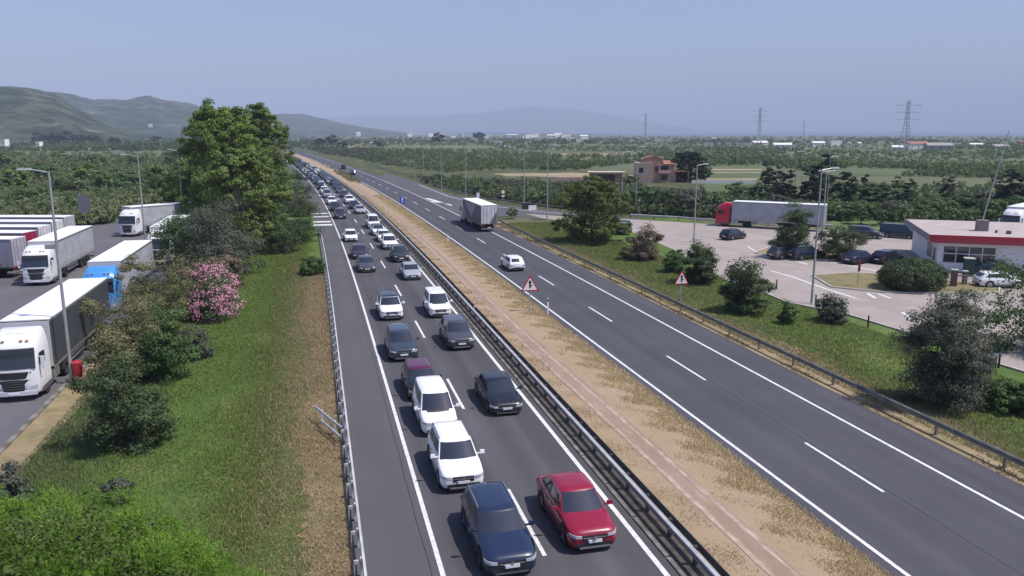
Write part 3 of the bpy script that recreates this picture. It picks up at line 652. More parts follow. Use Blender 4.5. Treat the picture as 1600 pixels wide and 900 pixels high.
# grass as stuff
def grassfield(name, label, xr, sr, n, hgt, cols, seed, cond=None, wid=.02):
    rg = np.random.RandomState(seed); s = sr[0] + (sr[1] - sr[0]) * rg.rand(n) ** 1.25; x = xr[0] + (xr[1] - xr[0]) * rg.rand(n)
    if cond is not None: k = cond(x, s, rg); s = s[k]; x = x[k]
    n = len(s); x = x + np.array([off(q) for q in s]); 
    patch = .5 + .5 * np.sin(x * .9 + np.sin(s * .35) * 2) * np.sin(s * .23 + 1)
    h = hgt * (.5 + .9 * rg.rand(n)) * (.6 + .7 * patch); th = rg.rand(n) * 6.28; lean = rg.randn(n, 2) * .35
    sc_ = 1 + s / 45
    dx = np.cos(th) * wid * sc_; dy = np.sin(th) * wid * sc_
    z0 = np.full(n, .03)
    a = np.stack([x - dx, s - dy, z0], 1); b = np.stack([x + dx, s + dy, z0], 1); c = np.stack([x + lean[:, 0] * h, s + lean[:, 1] * h, h], 1)
    V = np.stack([a, b, c], 1).reshape(-1, 3)
    m = leafmat(name + '_blades', *cols, .8, .3)
    o = bpy.data.objects.new(name, npmesh(name, V, np.arange(3 * n).reshape(n, 3), m, np.clip(patch * .6 + rg.rand(n) * .5, 0, 1))); link(o)
    tag(o, label, 'grass', kind='stuff')
edge = lambda s: -2.0 + .018 * np.maximum(0, s - 60)
grassfield('grass', 'green meadow grass on the left verge', (-13, 0), (17, 135), 260000, .13, ((.105, .165, .034), (.18, .24, .062)), 1, lambda x, s, rg: x < edge(s) + rg.randn(len(x)) * .8, .014)
grassfield('olive_grass', 'yellowish green grass between the meadow and the dry strip', (-6.5, -.8), (17, 120), 80000, .15, ((.13, .135, .035), (.21, .20, .075)), 8, lambda x, s, rg: np.abs(x - edge(s) + 1.3) < np.abs(rg.randn(len(x))) * 1.3, .013)
grassfield('grey_grass', 'pale grey green weeds between the left shrubs and the sandy edge', (-13.2, -8.5), (19, 60), 50000, .2, ((.10, .13, .06), (.17, .19, .10)), 9, lambda x, s, rg: (x < -10.5 + rg.randn(len(x)) * 1.2), .012)
grassfield('dry_grass', 'dry straw coloured grass beside the left guardrail', (-5.0, .7), (17, 92), 170000, .13, ((.27, .205, .115), (.42, .34, .20)), 2, lambda x, s, rg: x > edge(s) - .5 + rg.randn(len(x)) * .9, .012)
grassfield('median_grass', 'dry yellow grass tufts on the median along the right carriageway', (15.2, 18.05), (17, 190), 150000, .15, ((.44, .35, .19), (.60, .49, .29)), 3, lambda x, s, rg: (np.sin(s * 2.3 + x) * np.sin(s * .57 + x * 2) * .9 + rg.randn(len(x)) * .45 + (x - 16.8) * .9 > .0), .013)
grassfield('median_grass', 'dry tufts on the median beside the double guardrail', (12.6, 13.9), (17, 190), 60000, .09, ((.42, .33, .20), (.54, .43, .28)), 4, lambda x, s, rg: (np.sin(s * 1.9 + 2 + x) * np.sin(s * .61) + rg.randn(len(x)) * .5 > .25), .013)
grassfield('dry_grass', 'dry grass strip behind the right guardrail', (29.2, 34), (20, 125), 110000, .14, ((.20, .18, .085), (.34, .30, .16)), 5, lambda x, s, rg: x < 31.7 + rg.randn(len(x)) * .8, .014)
grassfield('grass', 'green grass slope between right guardrail and service area', (30, 40), (22, 125), 120000, .15, ((.12, .16, .04), (.22, .245, .085)), 6, lambda x, s, rg: x > 31.5 + rg.randn(len(x)) * .8, .016)
grassfield('shoulder_weeds', 'weeds growing in the gutter under the right guardrail', (28.2, 28.9), (18, 120), 9000, .12, ((.10, .09, .04), (.22, .18, .10)), 7, lambda x, s, rg: np.sin(s * .8) + rg.randn(len(x)) * .4 > .3, .014)

# ------------------------------------------------------------------ guardrails
WPROF = [(-.155, .0), (-.12, .045), (-.08, .075), (-.04, .045), (0, .012), (.04, .045), (.08, .075), (.12, .045), (.155, .0)]   # (height, bulge)
def rail(name, path, zc, side, m, parent, step=None, k_=1.0):
    """W-beam along path [(x,y)], bulging towards side (+1 right, -1 left)"""
    b = MB(); PR = [(a * k_, c * k_) for a, c in WPROF]; n = len(PR)
    for k, (x, y) in enumerate(path):
        p0 = path[max(0, k - 1)]; p1 = path[min(len(path) - 1, k + 1)]; d = Vector((p1[0] - p0[0], p1[1] - p0[1])).normalized(); nr = Vector((d.y, -d.x)) * side
        for dz, bu in PR: b.v.append((x + nr.x * (bu + .03), y + nr.y * (bu + .03), zc + dz))
        for dz, bu in reversed(PR): b.v.append((x + nr.x * (bu + .012), y + nr.y * (bu + .012), zc + dz))
    q = 2 * n
    for k in range(len(path) - 1):
        for i in range(q): b.f.append((k * q + i, k * q + (i + 1) % q, (k + 1) * q + (i + 1) % q, (k + 1) * q + i))
    return b.obj(name, m, parent)
def post_mesh(m, h=.75, wd=.06): 
    b = MB(); b.box(-wd, wd, -wd, wd, 0, h); return b.mesh('post', m)
pm_w = post_mesh(white_metal); pm_d = post_mesh(dull_steel); pm_dark = post_mesh(mat('dark_steel', (.06, .055, .05), .7))
def guardrail(label, xf, s0, s1, sides, m, pmesh, sp=4.0, near=140, z=.60, spacers=False, step=3.0):
    t = thing('guardrail', label, 'guardrail', (xf(s0) + off(s0), s0, 0)); o0 = Vector(t.location)
    n = int((s1 - s0) / step); 
    for side, dx, *rm in sides:
        path = [(xf(s0 + k * (s1 - s0) / n) + dx + off(s0 + k * (s1 - s0) / n) - o0.x, s0 + k * (s1 - s0) / n - o0.y) for k in range(n + 1)]
        rail('rail', path, z, side, rm[0] if rm else m, t)
    s = s0 + .3
    far = MB()
    while s < s1:
        x = xf(s) + off(s) - o0.x
        if s < near:
            inst('post', pmesh, t, (x, s - o0.y, 0))
            if spacers: inst('spacer', SPC, t, (x, s - o0.y, 0))
        else: far.box(x - .06, x + .06, s - o0.y - .06, s - o0.y + .06, 0, .75)
        s += sp
    if far.v:
        o = far.obj('posts', m, t); o['kind'] = 'stuff'
    return t
b = MB(); b.box(-.26, .0, -.035, .035, .54, .66); b.box(-.27, -.23, -.03, .03, .0, .66); SPC = b.mesh('spacer', white_metal)
guardrail('pale steel guardrail between the left shoulder and the grass, its posts showing', lambda s: .95, 12, 113, [(1, 0)], white_metal, pm_w, 2.0, 113, .62, True)
t = thing('guardrail_end', 'two bent steel rails splayed out into the grass from the left guardrail', 'guardrail end', (.78, 36.4, 0))
rail('rail', [(0, 0), (-.5, 1.3), (-1.25, 3.4)], .72, -1, white_metal, t, k_=.5); rail('rail', [(-.1, -.6), (-.55, .7), (-.95, 1.8)], .5, -1, white_metal, t, k_=.5)
inst('post', pm_w, t, (-.35, 1.0, 0)); inst('post', pm_w, t, (-.95, 2.7, 0))
guardrail('double steel guardrail along the median beside the queue', lambda s: 12.0, 8, 330, [(-1, -.16, mat('shaded_steel', (.17, .165, .16), .7)), (1, .16, mat('shaded_back_steel', (.12, .105, .09), .8))], white_metal, pm_dark, 2.0, 120, .62)  # both rails have their shade put into the steel colour
gm = [o for o in COL.objects if o.get('label', '').startswith('double steel guardrail')][0]; b = MB()
for k in range(107):
    s_ = 8 + k * 3.0; xa, xb = 12 - .20 + off(s_) - gm.location.x, 12 - .20 + off(s_ + 3) - gm.location.x; ya, yb = s_ - gm.location.y, s_ + 3 - gm.location.y
    b.add([(xa - .07, ya, .76), (xa + .05, ya, .80), (xb + .05, yb, .80), (xb - .07, yb, .76), (xa - .07, ya, .70), (xb - .07, yb, .70)], [(0, 1, 2, 3), (4, 0, 3, 5)])
b.obj('sunlit_edge', white_metal, gm)  # added pale strip, stands for sunlight on the rail's top edge
guardrail('weathered guardrail along the right edge of the free carriageway', lambda s: 28.95 if s < 100 else 28.95 + .02 * (s - 100), 10, 128, [(-1, 0)], dull_steel, pm_d, 4.0, 128, .62)
def rail_thing(label, pts, m, pmesh, z=.6, h=.75, sp=4):
    t = thing('guardrail', label, 'guardrail', (pts[0][0], pts[0][1], 0)); loc = [(x - pts[0][0], y - pts[0][1]) for x, y in pts]
    rail('rail', loc, z, 1, m, t)
    for (xa, ya), (xb, yb) in zip(loc, loc[1:]):
        L = math.hypot(xb - xa, yb - ya); n = max(1, int(L / sp))
        for k in range(n): inst('post', pmesh, t, (xa + (xb - xa) * k / n, ya + (yb - ya) * k / n, 0))
    return t
rail_thing('guardrail along the outer side of the exit ramp', P([(575, 258), (620, 272), (660, 284), (705, 301), (760, 314), (830, 323), (900, 331)]), dull_steel, pm_d, sp=8)
rail_thing('pale topped guardrail along the far side of the service area', P([(985, 341), (1060, 345), (1120, 350), (1200, 354), (1300, 358)]), white_metal, pm_dark, sp=4)
rail_thing('guardrail on the right of the exit ramp in front of the round pine', P([(895, 345), (940, 349), (985, 352)]), dull_steel, pm_d, sp=4)

# ------------------------------------------------------------------ cars
PAINTS = {}
def paint(n, c, r=.28, metal=.0):
    if n not in PAINTS: PAINTS[n] = mat('car_paint_' + n, c, r, metal, .5, coat=.6)
    return PAINTS[n]
COLS = dict(white=(.82, .82, .83), navy=(.012, .022, .055), black=(.010, .011, .014), red=(.25, .005, .026), grey=(.055, .058, .066), silver=(.33, .35, .38), maroon=(.09, .008, .03), plum=(.035, .016, .034), slate=(.035, .045, .065), blue=(.02, .05, .16), beige=(.30, .27, .22), green=(.02, .035, .032))
STY = dict(
 suv=dict(L=4.5, W=1.86, H=1.66, hb=.86, hc=1.06, belt=1.08, c0=.245, c1=.40, r1=.90, r0=.985, rear=1.0, zb=.24, wr=.35, rails=True),
 coupe=dict(L=4.57, W=1.84, H=1.58, hb=.82, hc=1.02, belt=1.06, c0=.25, c1=.42, r1=.74, r0=.96, rear=.98, zb=.22, wr=.35),
 hatch=dict(L=4.2, W=1.79, H=1.47, hb=.72, hc=.93, belt=.95, c0=.22, c1=.39, r1=.88, r0=.98, rear=.96, zb=.18, wr=.32),
 sedan=dict(L=4.6, W=1.82, H=1.43, hb=.68, hc=.92, belt=.95, c0=.25, c1=.42, r1=.76, r0=.90, rear=.98, zb=.17, wr=.33),
 mpv=dict(L=4.5, W=1.82, H=1.80, hb=.86, hc=1.08, belt=1.08, c0=.19, c1=.36, r1=.955, r0=.99, rear=1.0, zb=.2, wr=.32),
 estate=dict(L=4.75, W=1.88, H=1.50, hb=.76, hc=.98, belt=1.0, c0=.27, c1=.43, r1=.90, r0=.985, rear=1.0, zb=.2, wr=.35, rails=True),
 van=dict(L=4.9, W=1.93, H=1.95, hb=.95, hc=1.18, belt=1.18, c0=.15, c1=.32, r1=.985, r0=.995, rear=1.0, zb=.2, wr=.33))
def car_parts(st):
    p = STY[st]; L, W, H = p['L'], p['W'], p['H']; hw = W / 2; y0 = -L / 2
    S = [(0.0, p['hb'] - .20, .74, p['zb'] + .16), (.006, p['hb'] - .10, .80, p['zb'] + .05), (.022, p['hb'] - .03, .885, p['zb']), (.055, p['hb'] + .03, .955, p['zb']), (.10, p['hb'] + .07, .985, p['zb']), (.16, (p['hb'] * .45 + p['hc'] * .55), 1, p['zb']), (p['c0'], p['hc'], 1, p['zb']),
         (.45, p['belt'], 1, p['zb']), (.7, p['belt'] + .02, 1, p['zb']), (.86, p['belt'] + .03, .985, p['zb']), (.95, p['belt'] * p['rear'] + .01, .95, p['zb'] + .02), (.985, p['belt'] * p['rear'] - .03, .91, p['zb'] + .06), (1.0, p['belt'] * p['rear'] - .10, .86, p['zb'] + .12)]
    body = MB(); half = [(0, 0), (.80, 0), (.93, .035), (.995, .16), (1.0, .42), (.985, .72), (.955, .90), (.90, .975), (.55, 1.02), (0, 1.035)]
    rings = []
    for fr, zt, wf, zb in S:
        y = y0 + fr * L; ring = []
        for sx, q in half: ring.append((sx * hw * wf, y, zb + (zt - zb) * q))
        ring += [(-a, y, c) for a, _, c in reversed(ring[1:-1])]; rings.append(ring)
    n = len(rings[0]); body.v = [v for r in rings for v in r]
    for k in range(len(rings) - 1):
        for i in range(n): body.f.append((k * n + i, k * n + (i + 1) % n, (k + 1) * n + (i + 1) % n, (k + 1) * n + i))
    body.f.append(tuple(range(n))); body.f.append(tuple(reversed([(len(rings) - 1) * n + i for i in range(n)])))
    # greenhouse
    def loop(z, wf, ya, yb, bul):
        w_ = hw * wf; out = []
        for i in range(7): u = -1 + i / 3; out.append((u * w_, ya - bul * (1 - u * u) + (.05 if abs(u) == 1 else 0), z))
        for i in range(1, 7): out.append((w_ * (1 + .03 * math.sin(math.pi * i / 7)), ya + (yb - ya) * i / 7, z))
        for i in range(7): u = 1 - i / 3; out.append((u * w_ * .96, yb + bul * .5 * (1 - u * u) - (.03 if abs(u) == 1 else 0), z))
        for i in range(1, 7): out.append((-w_ * (1 + .03 * math.sin(math.pi * i / 7)), yb + (ya - yb) * i / 7, z))
        return out
    Y = lambda f: y0 + f * L
    A = loop(p['belt'] - .06, .91, Y(p['c0']) - .02, Y(p['r0']), .16); B = loop(H - .07, .735, Y(p['c1']), Y(p['r1']), .10)
    C = loop(H - .025, .69, Y(p['c1']) + .06, Y(p['r1']) - .06, .10); D = loop(H, .45, Y(p['c1']) + .35, Y(p['r1']) - .35, .05)
    A = [(x, y, min(z, p['belt'] - .06) if 6 < i < 19 or i > 19 else p['hc'] - .08) for i, (x, y, z) in enumerate(A)]
    cab = MB(); m_ = len(A)
    for lp in (A, B): cab.v += lp
    cab.f += [(i, (i + 1) % m_, m_ + (i + 1) % m_, m_ + i) for i in range(m_)]
    roof = MB(); 
    for lp in (B, C, D): roof.v += lp
    for k in range(2): roof.f += [(k * m_ + i, k * m_ + (i + 1) % m_, (k + 1) * m_ + (i + 1) % m_, (k + 1) * m_ + i) for i in range(m_)]
    roof.f.append(tuple(range(2 * m_, 3 * m_)))
    body.add(cab.v, cab.f)
    cen = Vector((0, (Y(p['c0']) + Y(p['r0'])) / 2, 1))
    def patch(i0, i1, ua, ub, va, vb, offn=.008, nseg=None):
        """glass over loop indices i0..i1 (params ua..ub inset)"""
        idx = [i0 + (i1 - i0) * (ua + (ub - ua) * k / (nseg or (i1 - i0))) for k in range((nseg or (i1 - i0)) + 1)]
        g = MB(); rows = []
        for v in (va, (va + vb) / 2, vb):
            for f_ in idx:
                i = int(math.floor(f_)); t = f_ - i; a0 = Vector(A[i % m_]).lerp(Vector(A[(i + 1) % m_]), t); b0 = Vector(B[i % m_]).lerp(Vector(B[(i + 1) % m_]), t)
                q = a0.lerp(b0, v); nrm = Vector((q.x, q.y - cen.y, 0)); 
                if i0 == 0: nrm = Vector((0, -1, .55))
                elif i0 == 13: nrm = Vector((0, 1, .4))
                else: nrm = Vector((1 if q.x > 0 else -1, 0, .25))
                rows.append(q + nrm.normalized() * offn)
        c = len(idx)
        for r_ in range(2):
            for k in range(c - 1): g.f.append((r_ * c + k, r_ * c + k + 1, (r_ + 1) * c + k + 1, (r_ + 1) * c + k))
        g.v = rows; return g
    van = st == 'van'
    parts = [('windscreen', patch(0, 6, .025, .975, .13, .97), glass_m), ('rear_window', patch(13, 19, .08, .92, .25, .92), glass_m)]
    for nm, i0, i1, mir in (('side_window', 6, 13, 0), ('side_window', 19, 26, 1)):
        a, c = (.10, .47), (.51, .86)
        if mir: a, c = (.53, .90), (.14, .49)
        parts.append((nm, patch(i0, i1, a[0], a[1], .24, .90, .008, 3), glass_m))
        if not (van and 0): parts.append((nm, patch(i0, i1, c[0], c[1], .24, .90, .008, 3), glass_m))
    hb, zb = p['hb'], p['zb']
    def nose(x, z):      # front surface y at half width x
        f = abs(x) / hw
        pr = [(0, 0), (.74, 0), (.80, .006), (.885, .022), (.955, .055), (.985, .10)]
        for (fa, ya), (fb, yb) in zip(pr, pr[1:]):
            if f <= fb: return y0 + L * (ya + (yb - ya) * (f - fa) / (fb - fa))
        return y0 + .12 * L
    def slab(xs, zlo, zhi, th=.012, dz=0.0, back=0):
        g = MB(); n_ = len(xs)
        for k, x in enumerate(xs):
            lo = zlo(x) if callable(zlo) else zlo; hi = zhi(x) if callable(zhi) else zhi
            y = nose(x, 0); sl_ = .10
            g.v += [(x, y - th + back, lo), (x, y - th + back + sl_ * max(0, (hi - (hb - .2))), hi), (x, y + .05 + back, hi), (x, y + .05 + back, lo)]
        for k in range(n_ - 1):
            for i in range(4): g.f.append((4 * k + i, 4 * k + (i + 1) % 4, 4 * k + 4 + (i + 1) % 4, 4 * k + 4 + i))
        g.f += [(0, 1, 2, 3), tuple(4 * (n_ - 1) + i for i in (3, 2, 1, 0))]; return g
    for sgn in (-1, 1):
        xs = [sgn * hw * q for q in (.52, .66, .76, .83, .90, .955)]
        parts.append(('headlight', slab(xs, lambda x: hb - .225 + .08 * (abs(x) / hw - .5), lambda x: hb - .135 + .13 * (abs(x) / hw - .5), .016), lamp_m))
    gx = [hw * q for q in (-.48, -.3, 0, .3, .48)]
    parts.append(('grille', slab(gx, hb - .34, hb - .13, .014), dark_m))
    parts.append(('grille_bar', slab([hw * q for q in (-.46, 0, .46)], hb - .235, hb - .205, .024), chrome))
    parts.append(('lower_intake', slab([hw * q for q in (-.72, -.5, 0, .5, .72)], zb + .04, zb + .19, .016), dark_m))
    parts.append(('bumper_trim', slab([hw * q for q in (-.60, -.3, 0, .3, .60)], zb - .01, zb + (.06 if st in ('suv', 'coupe') else .035), .03), alloy if st in ('suv', 'coupe') else trim_grey))
    g = MB(); g.box(-.26, .26, y0 - .045, y0 - .02, zb + .20, zb + .315); parts.append(('number_plate', g, plate_m))
    g = MB(); g.box(-.26, -.225, y0 - .048, y0 - .04, zb + .202, zb + .313); parts.append(('plate_band', g, blue_m))
    g = MB(); g.tube((0, y0 - .045, hb - .22), (0, y0 - .0, hb - .22), .055, .055, 12); parts.append(('emblem', g, chrome))
    # rear
    yr = L / 2; zr = p['belt'] * p['rear']
    for sgn in (-1, 1):
        g = MB(); g.add([(sgn * hw * .60, yr + .01, zr - .34), (sgn * hw * .86, yr - .0, zr - .34), (sgn * hw * .93, yr - .085 * L / 4.5, zr - .30), (sgn * hw * .93, yr - .085 * L / 4.5, zr - .13), (sgn * hw * .86, yr - .01, zr - .14), (sgn * hw * .60, yr + .0, zr - .16),
                         (sgn * hw * .60, yr - .1, zr - .34), (sgn * hw * .8, yr - .1, zr - .34), (sgn * hw * .85, yr - .15, zr - .30), (sgn * hw * .85, yr - .15, zr - .13), (sgn * hw * .8, yr - .1, zr - .14), (sgn * hw * .60, yr - .1, zr - .16)],
                        [(0, 1, 4, 5), (1, 2, 3, 4), (6, 7, 10, 11), (7, 8, 9, 10)] + [(i, (i + 1) % 6, 6 + (i + 1) % 6, 6 + i) for i in range(6)])
        parts.append(('tail_light', g, tail_m))
    g = MB(); g.box(-.26, .26, yr + .0, yr + .025, zb + .33, zb + .45); parts.append(('number_plate', g, plate_m))
    g = MB(); g.box(-hw * .8, hw * .8, yr - .06, yr + .02, zb + .1, zb + .26); parts.append(('rear_bumper_trim', g, dark_m))
    # wheels, arches
    for wy in (y0 + .19 * L, y0 + .79 * L):
        for sgn in (-1, 1):
            g = MB(); r = p['wr']; a = sgn * (hw - .20); b_ = sgn * (hw + .012)
            pts = [(a, r * .93), (a, r), (b_ - sgn * .02, r), (b_, r * .95), (b_, r * .72), (b_ - sgn * .03, r * .70)]
            n_ = 20
            for x, rr in pts:
                for k in range(n_): t = 6.2832 * k / n_; g.v.append((x, wy + rr * math.cos(t), r + rr * math.sin(t)))
            for j in range(len(pts) - 1):
                for k in range(n_): g.f.append((j * n_ + k, j * n_ + (k + 1) % n_, (j + 1) * n_ + (k + 1) % n_, (j + 1) * n_ + k))
            parts.append(('wheel', g, rubber))
            h_ = MB(); xx = sgn * (hw - .008)
            for k in range(5):
                t = 6.2832 * k / 5; c_, s_ = math.cos(t), math.sin(t)
                q = [(-.05, .04), (.05, .04), (.045, r * .68), (-.045, r * .68)]
                h_.add([(xx, wy + a_ * c_ - b2 * s_, r + a_ * s_ + b2 * c_) for a_, b2 in q], [(0, 1, 2, 3)])
            h_.tube((xx - sgn * .02, wy, r), (xx + sgn * .005, wy, r), r * .2, r * .2, 10)
            h_.tube((xx - sgn * .05, wy, r), (xx - sgn * .045, wy, r), r * .70, r * .70, 16)
            parts.append(('rim', h_, alloy))
            g = MB(); n_ = 14; ra = r + .07; xa = sgn * (hw - .0)
            for k in range(n_ + 1):
                t = math.pi * k / n_ * 1.16 - .25
                for rr in (ra + .035, r * .8): g.v.append((xa + sgn * (.010 if rr > ra else .004), wy + rr * math.cos(t), r + rr * math.sin(t)))
            g.f += [(2 * k, 2 * k + 1, 2 * k + 3, 2 * k + 2) for k in range(n_)]
            parts.append(('wheel_arch', g, dark_m))
    for sgn in (-1, 1):
        g = MB(); yc = Y(p['c0']) + .22; zc = p['belt'] + .04
        g.box(sgn * (hw + .13) - .10, sgn * (hw + .13) + .10, yc - .06, yc + .06, zc - .01, zc + .13, .85, .7); g.box(min(sgn * hw * .9, sgn * (hw + .06)), max(sgn * hw * .9, sgn * (hw + .06)), yc - .03, yc + .03, zc - .02, zc + .03)
        parts.append(('wing_mirror', g, None))
    g = MB()
    for sgn in (-1, 1):
        for yy in (y0 + .36 * L, y0 + .60 * L):
            g.box(sgn * (hw + .004) - .012, sgn * (hw + .004) + .012, yy, yy + .17, p['belt'] - .20, p['belt'] - .17)
    parts.append(('door_handles', g, trim_grey))
    g = MB()
    for sgn in (-1, 1):
        for yy in (y0 + .285 * L, y0 + .50 * L, y0 + .72 * L):
            g.box(sgn * (hw + .001) - .004, sgn * (hw + .001) + .004, yy, yy + .014, zb + .15, p['belt'] - .16)
        g.box(sgn * (hw + .001) - .004, sgn * (hw + .001) + .008, y0 + .29 * L, y0 + .69 * L, zb + .06, zb + .16)
    parts.append(('door_seam', g, dark_m))
    # wipers and cowl
    g = MB(); 
    parts.append(('cowl', patch(0, 6, .03, .97, .03, .13, .010), dark_m))
    if p.get('rails'):
        for sgn in (-1, 1):
            g = MB(); x = sgn * hw * .70; ya, yb = Y(p['c1']) + .25, Y(p['r1']) - .12
            g.tube((x, ya, H - .01), (x, yb, H - .01), .022, .022, 6); g.tube((x, ya, H - .06), (x, ya + .08, H - .01), .022, .022, 6); g.tube((x, yb, H - .06), (x, yb - .08, H - .01), .022, .022, 6)
            parts.append(('roof_rail', g, alloy))
    return [('body', body, None)] + [('roof', roof, None)] + parts
CARM = {}
def get_car(st):
    if st not in CARM:
        CARM[st] = [(n, b.mesh(n, m, 42 if n in ('body', 'roof', 'wheel', 'windscreen', 'rear_window', 'side_window') else None, recalc=True), m is None) for n, b, m in car_parts(st)]
    return CARM[st]
SIMPLE = {}
def get_simple(st):
    """far traffic: the same shapes joined into few parts"""
    if st not in SIMPLE:
        grp = {}
        for n, b, m in car_parts(st):
            if n in ('emblem', 'plate_band', 'door_handles', 'door_seam', 'grille_bar', 'rim', 'roof_rail', 'cowl', 'wing_mirror', 'bumper_trim', 'rear_bumper_trim'): continue
            k = {'windscreen': 'windscreen', 'rear_window': 'rear_window', 'side_window': 'side_windows', 'wheel': 'wheels', 'wheel_arch': 'wheels', 'headlight': 'headlights', 'tail_light': 'tail_lights', 'grille': 'grille', 'lower_intake': 'grille'}.get(n, n)
            if k == 'number_plate' and k in grp: continue
            if k not in grp: grp[k] = (MB(), m)
            grp[k][0].add(b.v, b.f)
        SIMPLE[st] = [(n, b.mesh(n, m, 42 if n in ('body', 'roof') else None), m is None) for n, (b, m) in grp.items()]
    return SIMPLE[st]
def car(st, col, label, x, y, rz, group=None, roofc=None, simple=False, cat='car', z=.036, name=None):
    nm = name or {'suv': 'suv', 'coupe': 'car', 'hatch': 'car', 'sedan': 'car', 'mpv': 'people_carrier', 'estate': 'estate_car', 'van': 'van'}[st]
    t = thing(nm, label, cat, (x, y, z), rz, group)
    pm = paint(col, COLS[col])
    src = get_simple(st) if simple else get_car(st)
    prev = None
    for n, me, painted in src:
        if simple == 2 and n not in ('body', 'roof', 'windscreen', 'rear_window', 'side_windows', 'wheels'): continue
        par = prev if n == 'rim' else t
        o = inst(n, me, par, m=(paint(roofc, COLS[roofc]) if (n == 'roof' and roofc) else pm) if painted else None)
        if n == 'wheel': prev = o
    return t
SLOW, FAST = 5.3, 9.15
def queue(st, col, label, px, py, lane, lx=None, **k):
    s = G(px, py)[1]; L = STY[st]['L']; sc_ = s + L / 2; x = (lx if lx is not None else lane)
    return car(st, col, label, x + off(sc_), sc_, hdg(sc_), **k)
q = 'cars queueing towards the camera'
c_red = queue('coupe', 'red', 'bright red sloping back crossover in front in the lane next to the median', 925, 866, FAST, 8.95, group=q)
c_nav = queue('estate', 'navy', 'dark navy estate with roof rails, cut off at the bottom edge of the picture', 800, 905, SLOW, 5.75, group=q)
queue('suv', 'white', 'white off-roader bumper to bumper ahead of the white people carrier', 724, 772, SLOW, 5.35, group=q)
queue('mpv', 'white', 'tall white people carrier with long roof right behind the white off-roader', 694, 683, SLOW, 5.40, group=q)
queue('hatch', 'black', 'black small car with a dark pink roof hidden behind the white people carrier', 668, 628, SLOW, 5.35, group=q, roofc='maroon')
queue('suv', 'slate', 'dark grey blue estate-like car behind the car with the dark pink roof', 628, 567, SLOW, 5.1, group=q)
queue('suv', 'white', 'white crossover with black roof and black windscreen, third white car of the outer lane', 616, 502, SLOW, 5.45, group=q, roofc='black')
queue('sedan', 'black', 'black low car alone in the median lane behind the bright red car', 795, 651, FAST, 9.2, group=q)
queue('suv', 'grey', 'dark grey car with bright grille behind the black car in the median lane', 722, 549, FAST, 9.2, group=q)
queue('mpv', 'white', 'white tall compact van behind the dark grey car in the median lane', 690, 498, FAST, 9.3, group=q)
queue('sedan', 'silver', 'silver saloon in the median lane, ahead of the dark car with the white plate', 645, 439, FAST, 9.2, group=q)
queue('suv', 'green', 'very dark green car with a bright number plate behind the silver saloon', 628, 411, FAST, 9.35, group=q)
queue('suv', 'white', 'front one of the tight group of white vehicles in the median lane', 611, 391, FAST, 9.2, group=q)
queue('hatch', 'white', 'second white vehicle from the front of the tight white group in the median lane', 601, 379, FAST, 9.2, group=q)
queue('hatch', 'white', 'third white vehicle from the front of the tight white group in the median lane', 592, 369, FAST, 9.1, group=q, roofc='black')
queue('van', 'white', 'white van, last and tallest of the tight white group in the median lane', 585, 358, FAST, 9.2, group=q)
queue('sedan', 'grey', 'dark grey saloon behind the dark plum one in the outer lane', 575, 427, SLOW, 5.1, group=q)
queue('sedan', 'plum', 'dark plum saloon between the grey saloon and the lone white hatchback', 564, 406, SLOW, 5.0, group=q)
queue('hatch', 'white', 'lone white small car with a gap in front in the outer lane', 549, 379, SLOW, 4.85, group=q)
queue('suv', 'plum', 'dark plum car behind the gap in the outer lane', 533, 343, SLOW, 5.0, group=q)
queue('sedan', 'silver', 'silver saloon behind the white van in the median lane', 563, 335, FAST, 9.0, group=q)
queue('hatch', 'black', 'black small car between two pale cars in the median lane near the van', 553, 327, FAST, 8.8, group=q)
queue('suv', 'white', 'white off-roader two cars behind the silver saloon of the median lane', 546, 319, FAST, 8.7, group=q)
queue('suv', 'black', 'black car right behind the dark plum one beyond the gap in the outer lane', 525, 331, SLOW, 5.0, group=q)
queue('suv', 'white', 'white off-roader behind the black car near the hatched shoulder marks', 519, 321, SLOW, 5.0, group=q)
queue('van', 'silver', 'pale silver van behind the white off-roader near the hatched shoulder marks', 514, 310, SLOW, 5.0, group=q)
queue('mpv', 'white', 'white people carrier far back in the outer lane, beside two dark cars', 512, 304, SLOW, 5.0, group=q)
queue('sedan', 'black', 'black saloon far back beside the white people carrier', 536, 309, FAST, 8.9, group=q)
queue('sedan', 'grey', 'grey saloon far back behind the black saloon of the median lane', 530, 302, FAST, 8.9, group=q)
def ordw(i):
    i += 1
    if i <= 20: return ORD[i - 1]
    t, u = divmod(i, 10); tens = {2: 'twenty', 3: 'thirty', 4: 'forty', 5: 'fifty', 6: 'sixty', 7: 'seventy'}[t]
    return tens[:-1] + 'ieth' if u == 0 else tens + '-' + ORD[u - 1]
